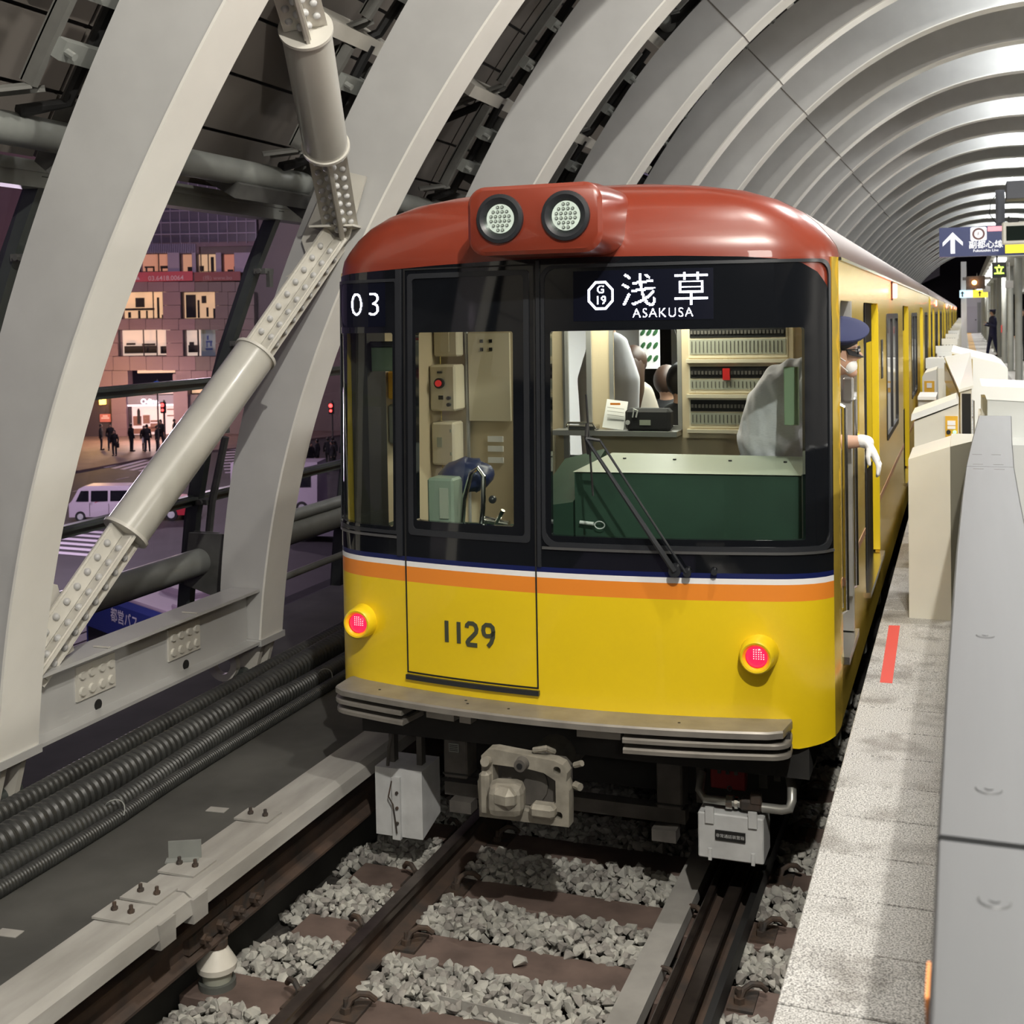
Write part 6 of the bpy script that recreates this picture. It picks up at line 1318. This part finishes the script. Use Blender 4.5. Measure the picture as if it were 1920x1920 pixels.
lit_cols = {(1, 0): (1.0, .50, .26), (1, 1): (1, .55, .28), (1, 2): (1, .66, .36), (1, 3): (.75, .26, .14), (2, 0): (1.0, .62, .30), (2, 1): (.95, .58, .30), (3, 0): (1.0, .78, .58), (3, 1): (.85, .74, .62)}
def lit_window(u0, u1, v0, v1, col, st, mull, items, nm='lit_window'):
    b = MB(); fbox(b, u0, u1, v0, v1, -1.18, -1.10); m = mat('room_glow_%d_%d' % (u0, v0), (.3, .2, .12), .8, emit=col, estr=st); f = b.build(nm, m, BL)
    b = MB(); t = .8
    for a, c, d, e in ((u0, u1, v0, v0+t), (u0, u1, v1-t, v1), (u0, u0+t, v0, v1), (u1-t, u1, v0, v1)): fbox(b, a, c, d, e, -.5, -.1)
    for u in mull: fbox(b, u-.5, u+.5, v0, v1, -.4, -.2)
    b.build('window_frame', M_JOINT, f)
    b = MB()
    for (a, c, d, e) in items: fbox(b, a, c, d, e, -.95, -.75)
    if items: b.build('room_furniture', mat('furniture_dark', (.015, .012, .014), .8), f)
lit_window(262, 317, 473, 507, (.62, .27, .15), .8, (298,), [(268, 286, 496, 499), (270, 272, 499, 506), (284, 286, 499, 506), (298, 315, 495, 500), (299, 301, 500, 506), (313, 315, 500, 506)])
lit_window(339, 363, 473, 507, (.60, .30, .16), .8, (), [(350, 361, 497, 506)])
lit_window(370, 408, 473, 507, (.75, .50, .26), .8, (378, 392), [(373, 380, 495, 505), (394, 399, 478, 507)])
lit_window(418, 443, 473, 507, (.50, .17, .10), .8, (), [(426, 436, 502, 507), (438, 441, 496, 507)])
lit_window(226, 307, 545, 596, (.95, .60, .30), .9, (287,), [(250, 266, 556, 574), (230, 285, 576, 580), (236, 240, 583, 594), (255, 258, 580, 595), (270, 272, 580, 595), (291, 294, 555, 594), (300, 306, 588, 594)])
lit_window(341, 406, 545, 596, (.72, .48, .25), .9, (), [(346, 364, 550, 594), (368, 371, 560, 594), (376, 384, 552, 566), (385, 388, 574, 592), (398, 404, 576, 594)])
lit_window(222, 313, 617, 667, (.92, .70, .50), .85, (268, 293), [(228, 290, 648, 662), (232, 248, 642, 646), (262, 286, 643, 647), (297, 312, 648, 662)])
lit_window(345, 372, 617, 667, (.80, .66, .50), .85, (), [(352, 360, 640, 660), (350, 370, 646, 660)])
b = MB(); fbox(b, 373, 406, 617, 667, -1.1, -.9); po = b.build('poster_panel', mat('poster_pale_teal', (.22, .30, .33), .6), BL)
b = MB()
for a, c, d, e in ((385, 388, 628, 636), (383, 395, 638, 641), (384, 386, 641, 650), (391, 394, 640, 648), (382, 396, 652, 655)): fbox(b, a, c, d, e, -.9, -.88)
b.build('poster_figure', mat('poster_navy', (.03, .06, .2), .6), po)
b = MB(); fbox(b, 255, 365, 508, 526, 0, .15); bn = b.build('red_banner', mat('banner_red', (.42, .07, .10), .6), BL)
def ftext(t, size, u, v, n, m, nm, par, bold=.004):
    a, z = fac(u, v); text_mb(t, size, lambda x, y: FO+FRT*(a+x)+FN*n+Vector((0, 0, z+y)), bold).build(nm, m, par)
ftext('03.6418.0064', .50, 315, 523, .17, mat('banner_text_pink', (.55, .38, .42), .6), 'phone_number', bn)
ftext('▲', .35, 262, 522, .17, mat('banner_text_pink', (.55, .38, .42), .6), 'banner_mark', bn)
b = MB(); fbox(b, 368, 455, 508, 525, 0, .12); bn2 = b.build('dull_banner', mat('banner_dull', (.20, .055, .06), .6), BL)  # same red banner carried on in dulled red, as behind tinted glass
ftext('(株) www.bo', .42, 412, 522, .14, mat('banner_text_dull', (.30, .17, .17), .6), 'web_address', bn2)
b = MB()
for i in range(30): fbox(b, 262+i*3.5, 264.2+i*3.5, 453, 471, -.9, -.6)
b.build('louvre_slats', mat('lilac_metal', (.27, .235, .32), .4), BL, kind='stuff')
b = MB(); fbox(b, 255, 480, 330, 452, -1.0, -.8); gw = b.build('curtain_wall', mat('dusk_glass', (.075, .065, .095), .3), BL)
b = MB()
for i in range(14): fbox(b, 262+i*18, 263+i*18, 330, 452, -.8, -.7)
for v in (436, 414, 392, 370): fbox(b, 255, 480, v-.8, v+.8, -.8, -.7)
b.build('curtain_mullion', mat('lilac_metal', (.27, .235, .32), .4), gw)
# ground floor shop
def glow(u0, u1, v0, v1, col, st, nm, n0=-1.15, n1=-1.1, par=None):
    b = MB(); fbox(b, u0, u1, v0, v1, n0, n1); return b.build(nm, mat('glow_%d_%d' % (u0, v0), (.3, .2, .15), .8, emit=col, estr=st), par or BL)
glow(250, 322, 693, 700, (1, .72, .45), .8, 'lit_strip'); b = MB(); fbox(b, 150, 238, 728, 832, -1.4, -.4); b.build('dark_entrance', M_JOINT, BL)
b = MB(); fbox(b, 325, 352, 700, 830, -1.0, 0); fbox(b, 208, 236, 738, 830, -1.0, 0); b.build('shop_pier', M_TILE, BL)
b = MB(); fbox(b, 352, 480, 740, 830, -1.2, -.4); b.build('dark_shopfront', M_TILE2, BL)
glow(236, 322, 730, 741, (1, .72, .62), .9, 'fanlight'); glow(354, 388, 722, 738, (1, .66, .35), .9, 'upper_lit_window')
b = MB(); fbox(b, 236, 324, 742, 759, -.9, -.3); fas = b.build('shop_fascia', mat('fascia_grey_lilac', (.20, .19, .27), .5), BL)
ftext('Odine', .55, 279, 757, -.27, mat('fascia_letter', (1, 1, 1), .5, emit=(1, 1, 1), estr=2.0), 'shop_name', fas, .012)
glow(236, 324, 759, 762.5, (1, .9, .9), 1.6, 'light_strip', -.6, -.3)
sh = glow(238, 322, 763, 818, (1, .72, .62), 1.1, 'shop_window')
b = MB()
for a, c, d, e in ((243, 258, 782, 800), (262, 274, 780, 796), (276, 297, 790, 793), (268, 292, 802, 806), (240, 262, 806, 816), (276, 296, 796, 812), (300, 302, 763, 818), (308, 322, 768, 770), (308, 322, 780, 782)): fbox(b, a, c, d, e, -.95, -.8)
b.build('shop_shelf', mat('shop_brown', (.22, .11, .09), .7), sh)
b = MB()
for a, c, d, e in ((252, 257, 770, 796), (253, 256, 767, 771)): fbox(b, a, c, d, e, -.75, -.65)
b.build('mannequin', M_BLKC, sh)
b = MB(); fbox(b, 184, 205, 777, 792, -.35, -.25); rp_ = b.build('red_notice', mat('notice_red', (.5, .16, .14), .6), BL); b = MB(); fbox(b, 187, 202, 783, 786, -.25, -.22); fbox(b, 190, 199, 779, 782, -.25, -.22); b.build('notice_mark', mat('notice_pale', (.7, .5, .5), .6), rp_)
root = thing('wall_lamp', 'amber lantern glowing on the dark entrance left of the shop', 'lamp', FO+FRT*fac(191, 753)[0]+Vector((0, 0, fac(191, 753)[1])))
b = MB(); fbox(b, 187, 196, 748, 758, -.3, .2); b.build('lantern', mat('amber_lantern', (1, .6, .1), .5, emit=(1, .55, .08), estr=6), root); b = MB(); fbox(b, 186, 197, 745, 748, -.4, .25); b.build('lantern_hood', M_JOINT, root)
# pedestrians
GP = 'pedestrians waiting at the crossing'
peds = [(-53.7, 68.6, 2.2, 1.7, 0, False, 0, 'pedestrian in dark coat at the far left of the waiting group, by the entrance'),
 (-53.0, 68.7, .6, 1.72, 1, False, 0, 'pedestrian mid-stride beside the leftmost pedestrian'),
 (-50.3, 65.7, .3, 1.6, 0, True, 1, 'lone woman in long dark coat standing nearest the kerb'),
 (-50.9, 68.2, 2.8, 1.8, 0, False, 0, 'tall man with his back to the shop, left end of the central group'),
 (-50.3, 68.8, .9, 1.62, 0, True, 0, 'woman second from left in the central group'),
 (-49.7, 68.3, 3.6, 1.75, 1, False, 2, 'pedestrian carrying a pale shopping bag in the central group'),
 (-49.2, 68.7, 1.9, 1.66, 0, False, 0, 'pedestrian at the right end of the central group'),
 (-51.4, 72.1, 3.1, 1.75, 1, False, 0, 'dark figure standing in front of the shop window, left'),
 (-50.6, 72.6, 2.2, 1.75, 0, False, 1, 'dark figure standing in front of the shop window, right'),
 (-50.0, 70.2, .2, 1.85, 2, False, 0, 'tall figure in padded jacket behind the central group')]
for x, y, rz, h, ps, lh, bg, lab in peds: person(lab, (x, y, GZ+.12), rz, h*1.03, M_BLKC, mat('dark_jeans', (.02, .02, .03), .8), M_HAIRB, ps, GP, lh, bg)
rnd = random.Random(3)
crowd_src = None
for i in range(14):
    p = (-33.8+rnd.uniform(-1.2, 1.6), 62.2+rnd.uniform(-2.5, 3.5), GZ)
    if crowd_src is None: crowd_src = person('dark clothed pedestrian in the crowd seen between second rib and train', p, 1.0, 1.68, mat('charcoal_coat', (.03, .03, .035), .8), M_BLKC, M_HAIRB, 0, 'crowd left of the train'); 
    else: copy_thing(crowd_src, p, rz=rnd.uniform(0, 6))
# van
def car_body(prof, w, m, parent, nm='body_shell', cham=.12):
    b = MB(); n = len(prof); h = w/2
    b.loft([[Vector((x, -h+cham*max(0, (z-.8)/1.0)*1.0, z)) for x, z in prof], [Vector((x, h-cham*max(0, (z-.8)/1.0), z)) for x, z in prof]], cap=True); return b
def vehicle(name, label, loc, rz, prof, w, m, wins, wheels, extra=None, sc=1.0):
    root = thing(name, label, 'vehicle', loc, None, rz); MW = Matrix.Translation(loc) @ Matrix.Rotation(rz, 4, 'Z') @ Matrix.Scale(sc, 4)
    def put(b): b.v = [tuple(MW @ Vector(v)) for v in b.v]; return b
    put(car_body(prof, w, m, root)).build('body_shell', m, root)
    for pr in wins:
        b = MB(); h = w/2
        for s_ in (-1, 1): b.add([(x, s_*(h-.12*max(0, (z-.8))+.012), z) for x, z in pr], [tuple(range(len(pr)))])
        put(b).build('side_window', M_BLK, root)
    for x in wheels:
        for s_ in (-1, 1):
            b = MB(); b.cyl((x, s_*(w/2-.16), .28), (x, s_*(w/2+.01), .28), .28, 24); wl_ = put(b).build('wheel', M_RUB, root); b = MB(); b.cyl((x, s_*(w/2), .28), (x, s_*(w/2+.02), .28), .16, 16); put(b).build('hub_cap', M_BOX, wl_)
    return root, put
vprof = [(-1.65, .25), (1.65, .25), (1.68, .9), (1.62, 1.75), (1.45, 1.86), (-.85, 1.86), (-1.15, 1.72), (-1.50, 1.10), (-1.66, .95)]
M_VAN = mat('pale_lilac_van_paint', (.58, .50, .58), .35, coat=.3)
van, put = vehicle('delivery_van', 'pale boxy delivery van crossing at lower left of the street view', (-34.0, 44.4, GZ), .30, vprof, 1.5, M_VAN, [[(-1.28, 1.08), (-.60, 1.08), (-.60, 1.62), (-1.02, 1.62)], [(-.48, 1.08), (.42, 1.08), (.42, 1.62), (-.48, 1.62)], [(.55, 1.08), (1.45, 1.08), (1.45, 1.62), (.55, 1.62)]], (-1.05, 1.05), sc=.84)
b = MB(); b.cyl((-1.67, .5, .75), (-1.63, .5, .75), .1, 10); b.cyl((-1.67, -.5, .75), (-1.63, -.5, .75), .1, 10); put(b).build('headlight', M_WHI, van)
b = MB(); b.bb(-.55, -.53, -.765, -.75, .3, .95); b.bb(.47, .49, -.765, -.75, .3, .95); b.bb(-.55, -.4, -.775, -.765, .98, 1.0); put(b).build('door_seam', M_JOINT, van)
cprof = [(-2.1, .25), (2.1, .25), (2.15, .7), (1.9, .88), (1.2, .95), (.6, 1.38), (-.9, 1.40), (-1.6, .98), (-2.1, .85)]
vehicle('silver_car', 'silver saloon car partly hidden by the train at the left', (-21.3, 42.7, GZ), .10, cprof, 1.7, mat('silver_car_paint', (.5, .46, .53), .3, metal=.3), [[(-1.35, .98), (-.1, .98), (-.1, 1.3), (-.85, 1.3)], [(0, .98), (1.0, .98), (.55, 1.3), (0, 1.3)]], (-1.35, 1.3))
vehicle('red_car', 'red car half hidden behind the tube brace', (-32.3, 45.2, GZ), .3, cprof, 1.7, mat('red_car_paint', (.45, .03, .05), .3), [[(-1.35, .98), (-.1, .98), (-.1, 1.3), (-.85, 1.3)]], (-1.35, 1.3))
vehicle('white_truck', 'pale box truck seen between the brace and the second rib', (-27.6, 48.5, GZ), .25, [(-2, .4), (2, .4), (2, 2.3), (-2, 2.3)], 1.9, M_VAN, [[(1.0, 1.2), (1.7, 1.2), (1.7, 1.8), (1.0, 1.8)]], (-1.3, 1.3))
# bus roof close below
bus = thing('city_bus', 'blue sided bus with pale roof directly below the glass', 'bus', (-13.5, 20.5, GZ), None, -.46)
MWb = Matrix.Translation((-12.6, 20.6, GZ)) @ Matrix.Rotation(-.46, 4, 'Z')
def pb(b): b.v = [tuple(MWb @ Vector(v)) for v in b.v]; return b
WORLD[bus.name] = Matrix.Translation((-13.5, 20.5, GZ)) @ Matrix.Rotation(-.46, 4, 'Z')
b = MB(); b.rbox((0, 0, 1.62), (5.6, 2.3, 2.9), .12); pb(b).build('bus_body', mat('bus_blue', (.03, .05, .24), .4), bus)
b = MB(); b.rbox((0, 0, 3.06), (5.4, 2.1, .08), .03); b.rbox((-.6, .2, 3.14), (1.4, .8, .14), .03); b.rbox((1.2, -.3, 3.13), (1.5, 1.1, .12), .03); pb(b).build('bus_roof', mat('bus_roof_pink', (.42, .34, .40), .5), bus)
t = text_mb('都営バス', .30, lambda x, y: Vector((-.9+x, -1.16, 2.62+y)), .004); pb(t).build('bus_lettering', M_WHI, bus)
b = MB(); b.bb(-2.6, 2.6, -1.155, -1.15, 1.5, 2.3); pb(b).build('bus_windows', M_BLK, bus)
# traffic lights, sign, far lights
def signal(lab, x, y, h, rz=0):
    root = thing('traffic_light', lab, 'traffic light', (x, y, GZ)); b = MB(); b.cyl((x, y, GZ), (x, y, GZ+h+.5), .06, 10); b.build('pole', M_UND, root)
    b = MB(); b.rbox((x, y-.1, GZ+h), (.34, .22, .75), .03); hd = b.build('signal_head', M_RUB, root)
    b = MB(); b.sph((x+.02, y-.22, GZ+h+.18), .13, 14, 8); b.sph((x+.02, y-.22, GZ+h-.16), .09, 14, 8); b.build('red_light', mat('signal_red', (1, .05, .05), .5, emit=(1, .05, .04), estr=7), hd, smooth=True)
signal('red pedestrian signal in front of the shop', -48.7, 68.9, 3.05); signal('red signal left of the train above the crowd', -37.4, 71.5, 2.9)
root = thing('road_sign', 'round blue road sign with white arrows above the shop', 'sign', (-48.6, 68.0, GZ)); b = MB(); b.cyl((-48.55, 68.0, GZ), (-48.55, 68.0, GZ+5), .05, 8); b.build('pole', M_UND, root)
b = MB(); b.cyl((-48.5, 67.9, GZ+4.55), (-48.47, 67.84, GZ+4.55), .34, 24); rs_ = b.build('blue_disc', mat('sign_blue', (.02, .09, .42), .5, emit=(.02, .09, .42), estr=.25), root)
b = MB(); b.box((-48.46, 67.82, GZ+4.55), (.07, .01, .42), rotz(.36)); b.box((-48.52, 67.80, GZ+4.58), (.30, .01, .06), rotz(.36)); b.build('white_arrow', M_WHI, rs_)
b = MB(); b.bb(-130, -75, 150, 156, GZ, GZ+26); b.bb(-88, -60, 120, 125, GZ, GZ+22); b.bb(-60, -35, 110, 116, GZ, GZ+9); tag(b.build('far_buildings', M_TILE2), 'dim purple far buildings behind the crossing', 'building')
for i, (x, y, z, lab) in enumerate(((-42.7, 90, -.5, 'small lit windows of a far shop left of the train'), (-36, 82, -3.3, 'pair of white headlights in the distance left of the train'))):
    b = MB()
    for j in range(3): b.rbox((x+.7*j, y, z), (.45, .1, 1.2 if i == 0 else .2), .03)
    tag(b.build('distant_lights', mat('far_light', (1, 1, 1), .5, emit=(.8, .85, 1), estr=2.5)), lab, 'light')
pk = thing('bollard', 'short grey bollard on the pavement left of the pedestrians', 'bollard', (-51.5, 62.5, GZ)); b = MB(); b.cyl((-51.5, 62.5, GZ), (-51.5, 62.5, GZ+1.0), .1, 12); b.build('post', M_TILE2, pk)
b = MB()
for i in range(8): b.bb(-21.5+i*.6, -21.0+i*.6, 17, 27, -5.3, -5.2)
tag(b.build('timber_deck', mat('mauve_deck', (.16, .12, .15), .7), kind='stuff'), 'mauve slatted deck low beside the bus', 'deck')
